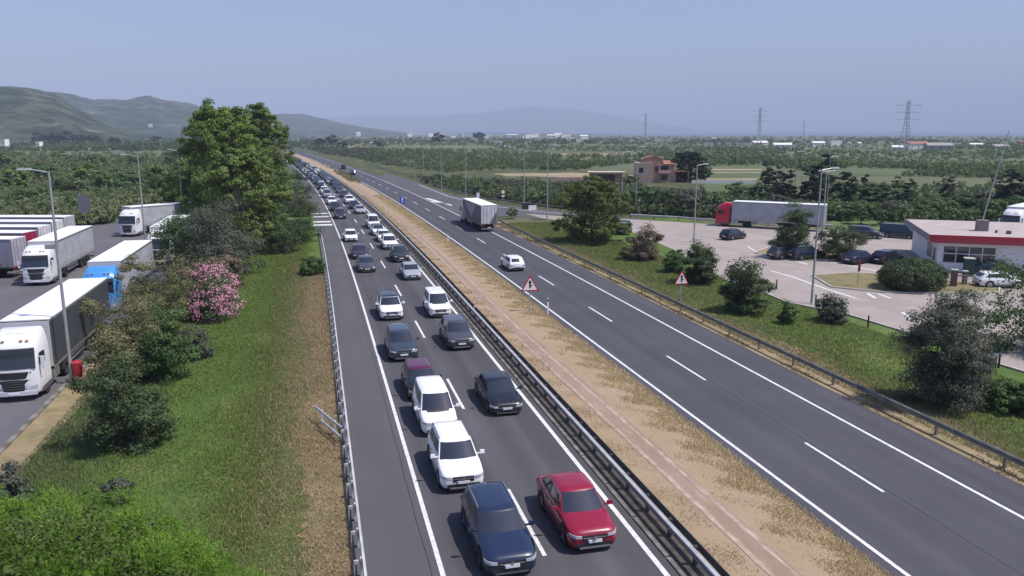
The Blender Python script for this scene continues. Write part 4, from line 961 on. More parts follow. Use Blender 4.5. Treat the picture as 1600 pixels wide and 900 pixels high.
# the rest of the jam, as far as the bend
far = random.Random(31)
pattern = ['black', 'navy', 'white', 'grey', 'black', 'silver', 'slate', 'white', 'maroon', 'navy', 'white', 'black', 'grey', 'blue', 'silver']
for lane, lx, s0 in (('outer', SLOW, 214), ('median', 9.1, 212)):
    s = s0; k = 0 if lane == 'outer' else 4; cnt = 0
    while s < 590:
        colr = pattern[(k * 7 + far.randint(0, 3)) % len(pattern)]; st = ['hatch', 'suv', 'sedan', 'suv', 'mpv', 'hatch', 'van'][far.randint(0, 6)]
        if st == 'van' and colr != 'white': st = 'suv'
        zone = 'just beyond the hatched shoulder' if s < 300 else ('half way along the jam' if s < 420 else 'at the far end of the jam')
        car(st, colr, '%s %s, %s vehicle of the %s lane %s' % ('small ' + colr, {'suv': 'off-roader', 'mpv': 'people carrier', 'sedan': 'saloon', 'hatch': 'small car', 'van': 'van'}[st], ordw(cnt), lane, 'beyond the hatched shoulder marks'), lx + off(s) + far.uniform(-.3, .3), s, hdg(s), group=q, simple=2)
        s += STY[st]['L'] + far.uniform(2.2, 5.5); k += 1; cnt += 1
# emblems that differ
g = MB(); g.prism([(0, .10), (.075, 0), (0, -.10), (-.075, 0)], .03, 'y', 0); me = g.mesh('badge', chrome)
inst('badge', me, c_red, (0, -STY['coupe']['L'] / 2 - .06, STY['coupe']['hb'] - .22))
# right carriageway
rc = 'vehicles on the free flowing carriageway'
car('hatch', 'white', 'white car driving away alone on the free carriageway, ahead of the median warning sign', 20.55, 82.0, math.pi + hdg(82), group=rc)
car('van', 'black', 'dark van far away on the free carriageway', 25.2 + off(335) - 3.3, 335, math.pi + hdg(335), group=rc, simple=1)
car('suv', 'navy', 'dark car far away near the end of the median hedge on the free carriageway', 20.3 + off(285), 285, math.pi + hdg(285), group=rc, simple=1)
# service area cars
pk = 'cars in the service area'
def parked(st, colr, lab, px, py, rz, **k):
    g = G(px, py); return car(st, colr, lab, g[0], g[1], R(rz), group=pk, z=.06, **k)
parked('hatch', 'black', 'black hatchback driving alone across the open forecourt', 1145, 374, 115)
parked('suv', 'slate', 'dark car half hidden by the round pine at the ramp mouth', 975, 365, 150)
parked('hatch', 'grey', 'grey car parked leftmost on the planted island row', 1226, 404, 100)
parked('suv', 'navy', 'dark blue car parked second from the left beside the grey one', 1257, 405, 100)
parked('sedan', 'navy', 'dark blue saloon parked in front of the dark low tree', 1342, 411, 110)
parked('hatch', 'black', 'black car parked between the dark blue saloon and the café', 1386, 411, 110)
parked('sedan', 'navy', 'shiny dark saloon with pale reflections right in front of the café wall', 1556, 428, 65)
parked('hatch', 'white', 'white car parked nearest the camera in front of the café, partly behind the big tree', 1560, 449, 70)
parked('van', 'navy', 'dark blue van parked behind the café, left of its roof', 1404, 372, 40)
parked('suv', 'grey', 'dark off-roader parked far behind the planted island', 1352, 372, 40)

# ------------------------------------------------------------------ lorries
def wheelset(x, y, r, w_, out):
    g = MB(); n_ = 20; pts = [(x - w_ / 2, r * .6), (x - w_ / 2, r), (x + w_ / 2, r), (x + w_ / 2, r * .6), (x + w_ / 2 * .6, r * .55), (x + w_ / 2 * .6, .02)]
    if out < 0: pts = [(2 * x - a, b) for a, b in pts]
    for a, rr in pts:
        for k in range(n_): t = 6.2832 * k / n_; g.v.append((a, y + rr * math.cos(t), r + rr * math.sin(t)))
    for j in range(len(pts) - 1):
        for k in range(n_): g.f.append((j * n_ + k, j * n_ + (k + 1) % n_, (j + 1) * n_ + (k + 1) % n_, (j + 1) * n_ + k))
    return g
def curtain(name, c):
    return mat(name, c, .55, 0, .4, var=.18, scale=.8, bump=.15, bscale=3)
LP = {}
def lorry_parts():
    """meshes shared by all lorries: (name, mesh, slot) slot in cab/side/roof/None"""
    if LP: return LP['p']
    P_ = []; hw = 1.25
    def A(n, g, m, slot=None, sm=None): P_.append((n, g.mesh(n, m, sm), slot))
    # cab: front at y=0, body back to y=2.25 ; rings
    def ring(z, yf, w_, yb=2.2, bul=.10):
        o = []
        for i in range(7): u = -1 + i / 3; o.append((u * (w_ - (.06 if abs(u) == 1 else 0)), yf + (-bul * (1 - u * u)) + (.10 if abs(u) == 1 else 0), z))
        o += [(w_, yf + .28, z), (w_, yb, z), (0, yb, z), (-w_, yb, z), (-w_, yf + .28, z)]; return o
    g = MB(); rs = [ring(.42, .10, 1.18), ring(.60, .02, 1.23), ring(1.0, .0, 1.24), ring(1.75, .04, 1.24), ring(2.75, .22, 1.22), ring(3.05, .38, 1.18), ring(3.45, .75, 1.10), ring(3.68, 1.25, 1.02, 2.2), ring(3.74, 1.7, .9, 2.15, .04)]
    n = len(rs[0]); g.v = [v for r in rs for v in r]
    for k in range(len(rs) - 1): g.f += [(k * n + i, k * n + (i + 1) % n, (k + 1) * n + (i + 1) % n, (k + 1) * n + i) for i in range(n)]
    g.f += [tuple(range(n)), tuple(range((len(rs) - 1) * n, len(rs) * n))]
    A('cab', g, None, 'cab', 35)
    def front(za, zb_, wa, wb, th, y_a, y_b, bul=.10):
        g = MB()
        for i in range(7):
            u = -1 + i / 3
            for z, w_, yy in ((za, wa, y_a), (zb_, wb, y_b)):
                y = yy - bul * (1 - u * u); g.v += [(u * w_, y - th, z), (u * w_, y + .05, z)]
        for i in range(6):
            b_ = 4 * i; g.f += [(b_, b_ + 4, b_ + 6, b_ + 2), (b_ + 1, b_ + 3, b_ + 7, b_ + 5), (b_ + 2, b_ + 6, b_ + 7, b_ + 3), (b_, b_ + 1, b_ + 5, b_ + 4)]
        g.f += [(0, 2, 3, 1), (24, 25, 27, 26)]; return g
    A('windscreen', front(1.85, 2.74, 1.14, 1.12, .02, .050, .212), glass_m)
    A('sun_visor', front(2.68, 2.95, 1.12, 1.10, .16, .22, .30), mat('visor', (.03, .03, .035), .3))
    A('upper_grille', front(1.30, 1.68, .80, .92, .03, .008, .03), dark_m)
    A('grille', front(.62, 1.24, .70, .88, .03, .012, .0), dark_m)
    for zz in (.72, .86, 1.0, 1.13): A('grille_bar', front(zz, zz + .04, .70, .74, .05, .01, .005), trim_grey)
    A('bumper', front(.36, .60, 1.1, 1.2, .05, .05, .03), None, 'cab')
    for s_ in (-1, 1):
        g = MB(); g.add([(s_ * .80, -.06, .66), (s_ * 1.14, .05, .66), (s_ * 1.16, .06, .92), (s_ * .88, -.05, .86), (s_ * .80, .1, .66), (s_ * 1.14, .2, .66), (s_ * 1.16, .2, .92), (s_ * .88, .1, .86)], [(0, 1, 2, 3), (4, 5, 6, 7), (0, 1, 5, 4), (1, 2, 6, 5), (2, 3, 7, 6), (3, 0, 4, 7)]); A('headlight', g, lamp_m)
        g = MB(); g.box(s_ * 1.45 - .10, s_ * 1.45 + .10, .25, .36, 1.75, 2.45, .9, .8); g.tube((s_ * 1.2, .4, 2.4), (s_ * 1.45, .32, 2.42), .025); g.tube((s_ * 1.2, .4, 1.85), (s_ * 1.45, .32, 1.85), .025); A('wing_mirror', g, None, 'cab')
        g = MB(); g.prism([(.42, 1.90), (1.35, 1.90), (1.35, 2.55), (.60, 2.60), (.44, 2.5)], .02, 'x', s_ * 1.245); A('side_window', g, glass_m)
        g = MB(); g.box(s_ * 1.16 - .08, s_ * 1.16 + .08, .55, 2.3, .35, .62); A('step', g, trim_grey)
        g = MB(); g.box(s_ * 1.0 - .22, s_ * 1.0 + .22, 2.5, 3.7, .45, 1.0); A('fuel_tank', g, alloy)
        P_.append(('wheel', wheelset(s_ * 1.08, 1.40, .5, .30, s_).mesh('wheel', rubber), None))
        P_.append(('wheel', wheelset(s_ * 1.0, 4.9, .5, .55, s_).mesh('wheel', rubber), None))
        for yy in (10.9, 12.2, 13.5): P_.append(('trailer_wheel', wheelset(s_ * 1.04, yy, .5, .40, s_).mesh('trailer_wheel', rubber), None))
        g = MB()
        for y1_ in (5.6, 6.9, 8.2):
            g.box(s_ * 1.20 - .015, s_ * 1.20 + .015, y1_, y1_ + 1.2, .55, .70); g.box(s_ * 1.20 - .015, s_ * 1.20 + .015, y1_, y1_ + 1.2, .82, .97)
        A('side_guard', g, alloy)
    g = MB()
    for k in range(22):
        yy = 3.0 + k * .6
        for s_ in (-1, 1): g.box(s_ * 1.268 - .006, s_ * 1.268 + .006, yy, yy + .05, 1.16, 1.55)
    A('straps', g, trim_grey)
    g = MB()
    for u in (-.75, -.45, .45, .75): g.box(u - .08, u + .08, .42, .5, 3.3, 3.36)
    A('marker_lights', g, mat('amber', (.6, .25, .03), .3))
    g = MB(); g.box(-.42, .42, 1.0, 1.03, 3.5, 3.62); A('roof_hatch', g, dark_m)
    g = MB(); g.box(-.4, .4, 2.0, 6.2, .62, .95); g.box(-.5, .5, 4.0, 15.9, .98, 1.12); g.box(-.5, -.3, 9.5, 15.5, .6, 1.0); g.box(.3, .5, 9.5, 15.5, .6, 1.0); A('chassis', g, dark_m)
    g = MB(); g.box(-.7, .7, 2.3, 2.4, .3, .34); A('plate', g, plate_m)
    g = MB(); g.box(-.26, .26, -.14, -.10, .42, .54); A('number_plate', g, plate_m)
    # trailer box y 2.65..16.2
    T0, T1 = 2.65, 16.2
    g = MB(); g.box(-1.255, 1.255, T0, T1, 1.15, 3.96); A('load_body', g, None, 'side')
    g = MB(); g.box(-1.275, 1.275, T0 - .02, T1 + .02, 3.962, 4.02); A('roof', g, mat('trailer_roof', (.76, .76, .75), .5), 'roof')
    g = MB()
    for s_ in (-1, 1): g.box(s_ * 1.265 - .012, s_ * 1.265 + .012, T0, T1, 1.05, 1.22); g.box(s_ * 1.265 - .012, s_ * 1.265 + .012, T0, T1, 3.82, 3.95)
    A('rave', g, alloy)
    g = MB(); g.box(-1.26, 1.26, T0 - .04, T0 - .003, 1.2, 3.9); A('headboard', g, mat('pale_board', (.55, .55, .56), .5))
    for s_ in (-1, 1):
        g = MB(); g.box(min(0, s_ * 1.2) + .01, max(0, s_ * 1.2) - .01, T1 + .003, T1 + .04, 1.25, 3.88); A('rear_door', g, None, 'door')
        g = MB(); 
        for xx in (.35, .85): g.tube((s_ * xx, T1 + .065, 1.2), (s_ * xx, T1 + .065, 3.85), .018)
        A('lock_rod', g, alloy)
        g = MB(); g.box(s_ * .95 - .2, s_ * .95 + .2, T1 + .0, T1 + .06, .95, 1.1); A('tail_light', g, tail_m)
        g = MB(); g.box(s_ * 1.22 - .03, s_ * 1.22 + .03, T1, T1 + .05, 1.1, 3.95); A('rear_post', g, alloy)
    g = MB(); g.box(-1.2, 1.2, T1 - .1, T1 + .02, .42, .58); A('underrun_bar', g, alloy)
    g = MB(); g.box(-.26, .26, T1 + .02, T1 + .05, .62, .74); A('rear_plate', g, plate_m)
    LP['p'] = P_; return P_
def lorry(label, x, y, rz, cabc, sidec, doorc=None, trailer=True, art=0.0, group='lorries', z=.03, roofc=None, cab=True, name='articulated_lorry', hs=1.0, cat='lorry'):
    t = thing(name, label, cat, (x, y, z), rz, group); t.scale = (1, 1, hs)
    doorc = doorc or sidec
    piv = Vector((0, 4.6, 0)); rot = Matrix.Rotation(art, 4, 'Z')
    CABN = {'cab', 'windscreen', 'sun_visor', 'upper_grille', 'grille', 'grille_bar', 'bumper', 'headlight', 'wing_mirror', 'side_window', 'step', 'fuel_tank', 'plate', 'number_plate', 'marker_lights', 'roof_hatch'}
    for n, me, slot in lorry_parts():
        isc = n in CABN or n == 'wheel'
        if (n == 'plate'): continue
        if not cab and isc: continue
        if not trailer and not isc and n != 'chassis': continue
        m = {'cab': cabc, 'side': sidec, 'door': doorc, 'roof': roofc}.get(slot)
        o = inst(n, me, t, m=m)
        if art and not isc and n != 'chassis':
            q_ = piv - rot @ piv; o.location = q_; o.rotation_euler = (0, 0, art)
    return t
cabw = mat('cab_white', (.74, .75, .76), .3, coat=.5); cabb = mat('cab_blue', (.06, .27, .66), .3, coat=.5); cabr = mat('cab_red', (.50, .008, .04), .3, coat=.5)
darkc = curtain('curtain_dark', (.055, .062, .068)); greyc = curtain('curtain_grey', (.42, .43, .46)); whitec = curtain('curtain_white', (.66, .66, .67)); redc = curtain('curtain_red', (.34, .01, .05)); lil = curtain('curtain_lilac', (.42, .40, .47))
lg = 'lorries in the left lorry park'
lorry('white lorry with dark grey trailer, nearest to the camera at the left edge', -16.42, 46.5, 0, cabw, darkc, group=lg)
lorry('white lorry with black grille and light grey trailer, second row beside the nearest lamp post', -26.35, 83.4, 0, cabw, greyc, group=lg)
lorry('lorry with blue cab and white roofed trailer behind the nearest dark trailer', -17.25, 68.3, 0, cabb, greyc, group=lg)
lorry('white lorry with high roof partly behind shrubs, behind the blue cab', -17.1, 93.6, 0, cabw, greyc, group=lg)
lorry('white lorry turning with its long grey trailer swung right, rearmost by the trees', -26.0, 121.0, R(-12), cabw, greyc, art=R(-38), group=lg)
for k, (yy, xx, sm, cm, lab) in enumerate([
    (84.3, -30.6, lil, cabw, 'lilac grey trailer at the left edge beside the black grilled white lorry'),
    (89.6, -29.6, lil, cabw, 'second nearest white roofed trailer in the left edge row'),
    (95.0, -30.2, redc, cabr, 'white roofed trailer with dark red end in the left edge row'),
    (100.6, -30.4, whitec, cabw, 'whitish trailer behind the dark red one in the left edge row'),
    (106.2, -30.6, whitec, cabw, 'second last white roofed trailer in the left edge row'),
    (111.8, -30.8, greyc, cabw, 'last and longest looking white trailer in the left edge row')]):
    # rear end at (xx,yy), pointing away to the left
    a = R(-105); L_ = 16.2; lx, ly = xx + math.sin(a) * L_ , yy - math.cos(a) * L_ + 0
    lorry(lab, lx, ly, a + math.pi - math.pi if False else a + math.pi * 0, cm, sm, group='trailers parked in a row at the left edge')
# right carriageway lorry, driving away
lorry('white curtain sided lorry with grey triangles driving away on the free carriageway', 24.9 - .2, 114 + 16.2, math.pi + hdg(120), cabw, curtain('curtain_triangle', (.15, .145, .16)), doorc=whitec, group=rc)
tri = curtain('curtain_triangle', (.16, .155, .17)); b = MB()
lt = [o for o in COL.objects if o.get('label', '').startswith('white curtain sided')][0]
for sx in (-1, 1):
    for pts in ([(4.5, 3.75), (12.5, 3.75), (9.4, 1.5)], [(2.8, 1.3), (5.8, 1.3), (2.8, 3.2)]): b.prism(pts, .01, 'x', sx * 1.262)
b.obj('curtain_print', curtain('curtain_pale', (.40, .39, .41)), lt)
b = MB(); b.prism([(-1.15, 1.3), (-.05, 1.3), (-1.15, 3.1)], .01, 'y', 16.247); b.obj('door_print', tri, lt)
# red lorry along the far side of the service area
gx = G(1120, 352); a = math.atan2(75.5 - 63.0, -(103.8 - 115.8)); 
lorry('red lorry with long silver grey trailer parked along the far side of the service area', gx[0], gx[1], -(math.pi - a) , cabr, curtain('curtain_silver', (.40, .42, .46)), group='lorries in the service area')
g = G(1640, 372); lorry('white lorry cab at the right edge behind the café roof', g[0] - 4, g[1] + 3, R(-60), cabw, whitec, group='lorries in the service area')
g = G(462, 252); lorry('reddish lorry at the very end of the visible queue', 5.3 + off(605), 605, hdg(605), cabr, redc, group=q, roofc=redc)

# ------------------------------------------------------------------ street lamps
def lamp(label, g, h, arm=1.4, ang=math.pi, double=False, lean=0.0, base_z=0, group=None):
    t = thing('street_lamp', label, 'street lamp', (g[0], g[1], base_z), 0, group); t.rotation_euler = (0, lean, 0)
    b = MB(); b.box(-.22, .22, -.22, .22, 0, .05); b.tube((0, 0, 0), (0, 0, 1.2), .12, .11, 10); b.tube((0, 0, 1.2), (0, 0, h), .10, .055, 10); b.obj('pole', pole_m, t, 40)
    for s_ in ((1, -1) if double else (1,)):
        dx, dy = math.cos(ang) * s_, math.sin(ang) * s_
        b = MB(); b.tube((0, 0, h - .05), (dx * arm, dy * arm, h + .12), .045, .04, 6); b.obj('arm', pole_m, t)
        b = MB(); c = Vector((dx * (arm + .3), dy * (arm + .3), h + .14)); u = Vector((dx, dy, 0)); v_ = Vector((-dy, dx, 0))
        q_ = [c + u * a_ + v_ * b2 + Vector((0, 0, z_)) for z_, sx in ((-.05, 1), (.07, .7)) for a_, b2 in ((-.38 * sx, -.13 * sx), (.38 * sx, -.17 * sx), (.38 * sx, .17 * sx), (-.38 * sx, .13 * sx))]
        b.add(q_, [(3, 2, 1, 0), (4, 5, 6, 7), (0, 1, 5, 4), (1, 2, 6, 5), (2, 3, 7, 6), (3, 0, 4, 7)]); b.obj('lamp_head', pole_m, t)
        b = MB(); b.add([q_[0] + Vector((0, 0, -.006)), q_[1] + Vector((0, 0, -.006)), q_[2] + Vector((0, 0, -.006)), q_[3] + Vector((0, 0, -.006))], [(0, 1, 2, 3)]); b.obj('lens', lamp_m, t)
    return t
L1 = lamp('tall lamp post beside the red bin at the nearest white lorry', (-14.35, 49.3), 12.4, .9)
b = MB(); b.box(-.6, -.05, -.12, .12, 8.05, 8.3); b.obj('camera_box', pole_m, L1)
lamp('lamp post in front of the rear white lorry cab', (-20.0, 101.8), 11.9, 1.2)
g_ = G(288, 356); lamp('lamp post standing before the big tree, farthest of the three left lamps', g_, topz(287, 235, g_), .9)
lr = 'lamp posts on the right'
for bx, by, ty, lab, dbl, ang in [
    (1268, 475, 265, 'nearest tall lamp post on the right, at the service area kerb', False, 0),
    (1084, 378, 258, 'lamp post behind the bush next to the roadside warning sign', False, 0),
    (1283, 385, 268, 'middle one of the close bunch of lamp posts over the planted island', True, 0),
    (1241, 312, 237, 'left one of the bunch of lamp posts above the red lorry trailer', False, 0),
    (1291, 332, 245, 'slim lamp post at the end of the red lorry trailer', False, 0),
    (1252, 300, 233, 'farthest thin lamp post above the red lorry trailer', False, 0),
    (993, 332, 230, 'lamp post in front of the pink house', False, 0),
    (971, 322, 238, 'lamp post left of the pink house', False, 0),
    (967, 262, 218, 'far lamp post with flat head above the fields left of the pink house', True, 0),
    (855, 345, 228, 'lamp post left of the round pine, nearest of the ramp lamps', False, 0),
    (819, 320, 223, 'lamp post by the ramp, second left of the round pine', False, 0),
    (728, 312, 226, 'lamp post right behind the driving lorry', False, 0),
    (690, 298, 217, 'lamp post at the start of the exit ramp', False, 0),
    (662, 275, 218, 'lamp post left of the exit ramp start', False, 0),
    (617, 253, 222, 'farthest lamp post beside the motorway', False, 0),
    (811, 252, 225, 'faint far lamp post behind the fields left', False, 0),
    (1416, 250, 205, 'thin mast far away below the right pylon', False, 0)]:
    gg = G(bx, by); lamp(lab, gg, topz(bx, ty, gg), 1.0 if not dbl else .6, ang, dbl, group=lr)

# ------------------------------------------------------------------ signs and posts
def tri_sign(label, g, h, size, face):
    t = thing('warning_sign', label, 'road sign', (g[0], g[1], 0), face, 'triangular warning signs')
    b = MB(); b.box(-.04, .04, .02, .10, 0, h - .25); b.obj('pole', pole_m, t)
    hh = size * .866; z0 = h - hh
    def T(s_, y, m, n, thick=.02):
        c = z0 + hh / 3; b = MB()
        pts = []
        for a in (-90 - 0, 30, 150):       # rounded corners
            pass
        base = [(-size / 2 * s_, c - hh / 3 * s_), (size / 2 * s_, c - hh / 3 * s_), (0, c + hh * 2 / 3 * s_)]
        r = .07 * s_
        for k in range(3):
            p = Vector(base[k]); pr = (Vector(base[k - 1]) - p).normalized(); nx = (Vector(base[(k + 1) % 3]) - p).normalized()
            pts += [tuple(p + pr * r), tuple(p + (pr + nx) * r * .28), tuple(p + nx * r)]
        b.prism(pts, thick, 'y', y); return b.obj(n, m, t)
    T(1.0, .0, red_m, 'border'); T(.78, -.014, signw, 'panel')
    b = MB(); c = z0 + hh * .40; y = -.03
    k = size * .9
    b.prism([(-.05 * k, c - .20 * k), (.05 * k, c - .20 * k), (.05 * k, c + .12 * k), (.12 * k, c + .12 * k), (0, c + .30 * k), (-.12 * k, c + .12 * k), (-.05 * k, c + .12 * k)], .006, 'y', y)
    b.prism([(.052 * k, c - .06 * k), (.15 * k, c - .06 * k), (.15 * k, c - .0 * k), (.052 * k, c - .0 * k)], .006, 'y', y)
    b.obj('symbol', black_m, t)
    return t
tri_sign('triangular red bordered warning sign standing in the median', (16.85, 61.4), 3.05, 1.55, 0)
tri_sign('triangular red bordered warning sign on the right verge behind the guardrail', (29.85, 60.2), 3.1, 1.4, 0)
def marker(label, g, h=1.1, face=0.0, c=None):
    t = thing('marker_post', label, 'marker post', (g[0], g[1], 0), face, 'marker posts')
    b = MB(); b.box(-.06, .06, -.025, .025, 0, h * .80); b.obj('post', signw, t); b = MB(); b.box(-.062, .062, -.027, .027, h * .80 + .0, h * .92); b.obj('band', c or black_m, t)
    b = MB(); b.box(-.06, .06, -.025, .025, h * .92 + .001, h, .6); b.obj('cap', signw, t)
orange_m = mat('orange_reflector', (.6, .16, .03), .4)
marker('white marker post on the median right of the triangular sign', G(856, 492), 1.4)
marker('white marker post on the median by the lane beyond the lone white car', G(700, 379), 1.3)
marker('orange topped marker at the median guardrail near the white compact van', G(742, 493), 1.1, c=orange_m)
marker('marker at the median guardrail beside the tight white group', G(634, 378), 1.1)
marker('white marker post far along the median', G(604, 331), 1.2)
def board(name, label, g, zc, w_, h_, m, ph=None, border=None, face=0.0, extra=None):
    t = thing(name, label, 'road sign', (g[0], g[1], 0), face)
    b = MB(); b.tube((0, .04, 0), (0, .04, zc), .04, .04, 6); b.obj('pole', pole_m, t)
    b = MB(); b.box(-w_ / 2, w_ / 2, -.015, .015, zc - h_ / 2, zc + h_ / 2); b.obj('panel', m, t)
    if extra: 
        b = MB(); extra(b, zc); b.obj('symbol', signw if m is not signw else black_m, t)
    return t
board('blue_sign', 'small blue sign with a white arrow in the median', G(629, 328), 1.9, .9, 1.3, blue_m, extra=lambda b, z: b.prism([(-.07, z - .55), (.07, z - .55), (.07, z + .15), (.22, z + .15), (0, z + .6), (-.22, z + .15), (-.07, z + .15)], .01, 'y', -.022))
t = thing('round_sign', 'round white speed sign at the ramp side behind the lorry', 'road sign', (*G(786, 317), 0))
b = MB(); b.tube((0, .05, 0), (0, .05, 2.6), .04, .04, 6); b.obj('pole', pole_m, t)
b = MB(); b.tube((0, 0, 2.3), (0, -.03, 2.3), .45, .45, 20); b.obj('border', red_m, t); b = MB(); b.tube((0, -.031, 2.3), (0, -.036, 2.3), .36, .36, 20); b.obj('panel', signw, t)
b = MB(); b.box(-.35, .35, -.02, .01, 1.25, 1.6); b.obj('lower_panel', signw, t)
board('small_sign', 'small white square sign on a post at the planted island', G(1216, 402), 2.3, .75, .75, signw, extra=lambda b, z: b.prism([(-.2, z - .2), (.2, z - .2), (.2, z - .05), (-.2, z - .05)], .01, 'y', -.022))
board('small_sign', 'narrow dark red sign on a post on the dry island', G(1340, 449), 2.1, .35, 1.1, mat('sign_dark_red', (.12, .01, .02), .5), face=.3)
board('small_sign', 'white sign by the far left of the jam beside the reddish lorry', (off(560) - .6, 560), 6.0, 3.2, 3.2, signw)
board('small_sign', 'white shoulder sign at the left edge far along the jam', (off(395) + 1.4, 395), 1.6, 2.2, 1.6, signw)
board('small_sign', 'white panel sign by the ramp kerb before the round pine', G(832, 334), 1.1, 1.5, .9, signw)
board('small_sign', 'small pale sign among the lamp posts behind the driving lorry', G(747, 322), 2.2, .6, 1.0, signw)
t = thing('cabinet', 'dark box shaped cabinet at the ramp kerb left of the round pine', 'cabinet', (*G(823, 327), 0))
b = MB(); b.box(-.9, .9, -.4, .4, 0, 1.2); b.obj('box', dark_m, t); b = MB(); b.box(-.95, .95, -.45, .45, 1.202, 1.28); b.obj('lid', trim_grey, t)
t = thing('litter_bin', 'red litter bin at the foot of the nearest lamp post', 'litter bin', (-13.95, 49.2, 0))
b = MB(); b.tube((0, 0, .45), (0, 0, 1.35), .22, .30, 14); b.obj('bin', mat('bin_red', (.52, .03, .05), .5), t, 40); b = MB(); b.tube((0, 0, 1.352), (0, 0, 1.44), .33, .22, 14); b.obj('lid', mat('lid_red', (.38, .02, .04), .5), t, 40)
b = MB(); b.tube((0, 0, 0), (0, 0, .45), .06, .06, 8); b.obj('foot', dark_m, t)
t = thing('waste_container', 'small black container at the lower right kerb of the service road', 'container', (*G(1542, 577), 0), .5)
b = MB(); b.box(-.5, .5, -.35, .35, .1, .85, 1.1, 1.1); b.obj('bin', dark_m, t); b = MB(); b.box(-.58, .58, -.42, .42, .852, .93); b.obj('lid', trim_grey, t)
for px, py, lab in ((1203, 457, 'left one of two short dark bollards beside the big dense bush'), (1213, 452, 'right one of two short dark bollards beside the big dense bush'), (1274, 477, 'dark bollard behind the small grey green shrub'), (1356, 512, 'thin dark bollard at the kerb below the dry island'), (1560, 575, 'dark bollard right of the black container')):
    t = thing('bollard', lab, 'bollard', (*G(px, py), 0), 0, 'bollards along the service kerb')
    b = MB(); b.tube((0, 0, 0), (0, 0, .85), .07, .06, 8); b.obj('post', dark_m, t); b = MB(); b.tube((0, 0, .851), (0, 0, .95), .085, .05, 8); b.obj('cap', trim_grey, t)
for px, py, lab in ((135, 352, 'tall dark panel standing behind the black grilled lorry trailer'), (128, 345, 'thin pale pole behind the black grilled lorry trailer')):
    g = G(px, py); t = thing('post_sign', lab, 'post', (g[0], g[1], 0)); b = MB(); b.tube((0, 0, 0), (0, 0, 4.6), .08, .07, 8); b.obj('pole', pole_m, t)
    if px == 135: b = MB(); b.box(-.9, .9, -.1, -.05, 2.0, 4.8); b.obj('panel', mat('panel_back', (.14, .14, .16), .6), t)

# ------------------------------------------------------------------ café building
wallm = mat('cafe_wall', (.70, .70, .73), .85, var=.08, scale=.6); fasc = mat('cafe_red', (.42, .02, .035), .5); roofm = mat('roof_felt', (.42, .36, .34), .9, var=.14, scale=.5, bump=.2)
ang = R(-32); bo = (64.0, 69.4)
t = thing('cafe_building', 'low white café building with flat pinkish roof and red fascia', 'building', (bo[0], bo[1], .05), ang)
Wd, Dp, Hh = 10.2, 16.0, 3.25
b = MB()       # front wall with window opening (x .4..5.0)
x0, x1, za, zb_ = .5, 5.4, .95, 2.75
for bx in ((0, x0, 0, Hh), (x0, x1, 0, za), (x0, x1, zb_, Hh), (x1, Wd, 0, Hh)): b.box(bx[0], bx[1], 0, .3, bx[2], bx[3])
b.box(0, .3, .302, Dp, 0, Hh); b.box(Wd - .3, Wd, .302, Dp, 0, Hh); b.box(.302, Wd - .302, Dp - .3, Dp, 0, Hh); b.obj('wall', wallm, t)
fr = MB()
for k in range(5): xx = x0 + (x1 - x0) * k / 4; fr.box(xx - .05, xx + .05, .05, .16, za, zb_)
for zz in (za, (za + zb_) / 2 + .1, zb_): fr.box(x0, x1, .04, .045, zz - .05, zz + .05) if False else fr.box(x0, x1, .03, .048, zz - .05, zz + .05)
wo = fr.obj('window', mat('window_frame', (.6, .6, .6), .5), t)
for k in range(4):
    for j in range(2):
        xa = x0 + (x1 - x0) * k / 4 + .06; xb = x0 + (x1 - x0) * (k + 1) / 4 - .06; zm = (za + zb_) / 2 + .1; lo_, hi_ = ((za + .06, zm - .06), (zm + .06, zb_ - .06))[j]
        b = MB(); b.box(xa, xb, .10, .115, lo_, hi_); b.obj('pane', glass_m, wo)
b = MB(); b.box(-1.0, 14, -.75, Dp + .4, Hh + .01, Hh + .60); b.obj('roof', roofm, t)
b = MB(); b.box(-1.05, 14.1, -.82, -.752, Hh + .28, Hh + .72); b.obj('fascia', fasc, t)
b = MB(); b.box(-1.05, 14.1, -.80, -.752, Hh - .12, Hh + .278); b.obj('fascia_lower', mat('cafe_deep_red', (.36, .04, .06), .5), t)
b = MB(); b.box(-1.08, -1.0, -.75, Dp + .4, Hh + .0, Hh + .7); b.obj('side_fascia', mat('fascia_grey', (.20, .19, .20), .6), t)
b = MB(); b.box(4.6, 5.7, 5.2, 6.3, Hh + .602, Hh + 1.8); b.obj('chimney', mat('roof_box', (.22, .18, .18), .8), t)
b = MB(); b.box(7.0, 7.4, 3.2, 3.6, Hh + .602, Hh + .95); b.obj('vent', trim_grey, t); b = MB(); b.box(6.1, 6.3, 4.0, 4.2, Hh + .602, Hh + .9); b.obj('vent', trim_grey, t)
b = MB(); b.tube((5.15, 5.75, Hh + 1.8), (6.9, 6.6, Hh + 11.5), .07, .05, 8); b.obj('mast', pole_m, t)
b = MB(); b.box(-.02, -.001, 1.2, 2.6, 0, 2.3); b.box(-.02, -.001, 3.4, 6.0, .9, 2.4); b.obj('side_door', mat('dark_opening', (.05, .05, .06), .4), t)
b = MB(); b.box(10.9, 14.0, 1.2, 1.4, 0, Hh); b.obj('side_wall', mat('blue_grey_wall', (.10, .10, .15), .7), t)
t = thing('canopy', 'red edged canopy roof reaching in at the right edge beside the café', 'canopy', (bo[0] + 13.8 * math.cos(ang), bo[1] + 13.8 * math.sin(ang), .05), ang)
b = MB(); b.box(.4, 14, -3.5, 9, 3.7, 3.95); b.obj('roof', roofm, t); b = MB(); b.box(.35, 14, -3.58, -3.502, 3.4, 4.2); b.obj('fascia', fasc, t); b = MB(); b.box(.32, .398, -3.58, 9, 3.4, 4.2); b.obj('fascia', fasc, t)
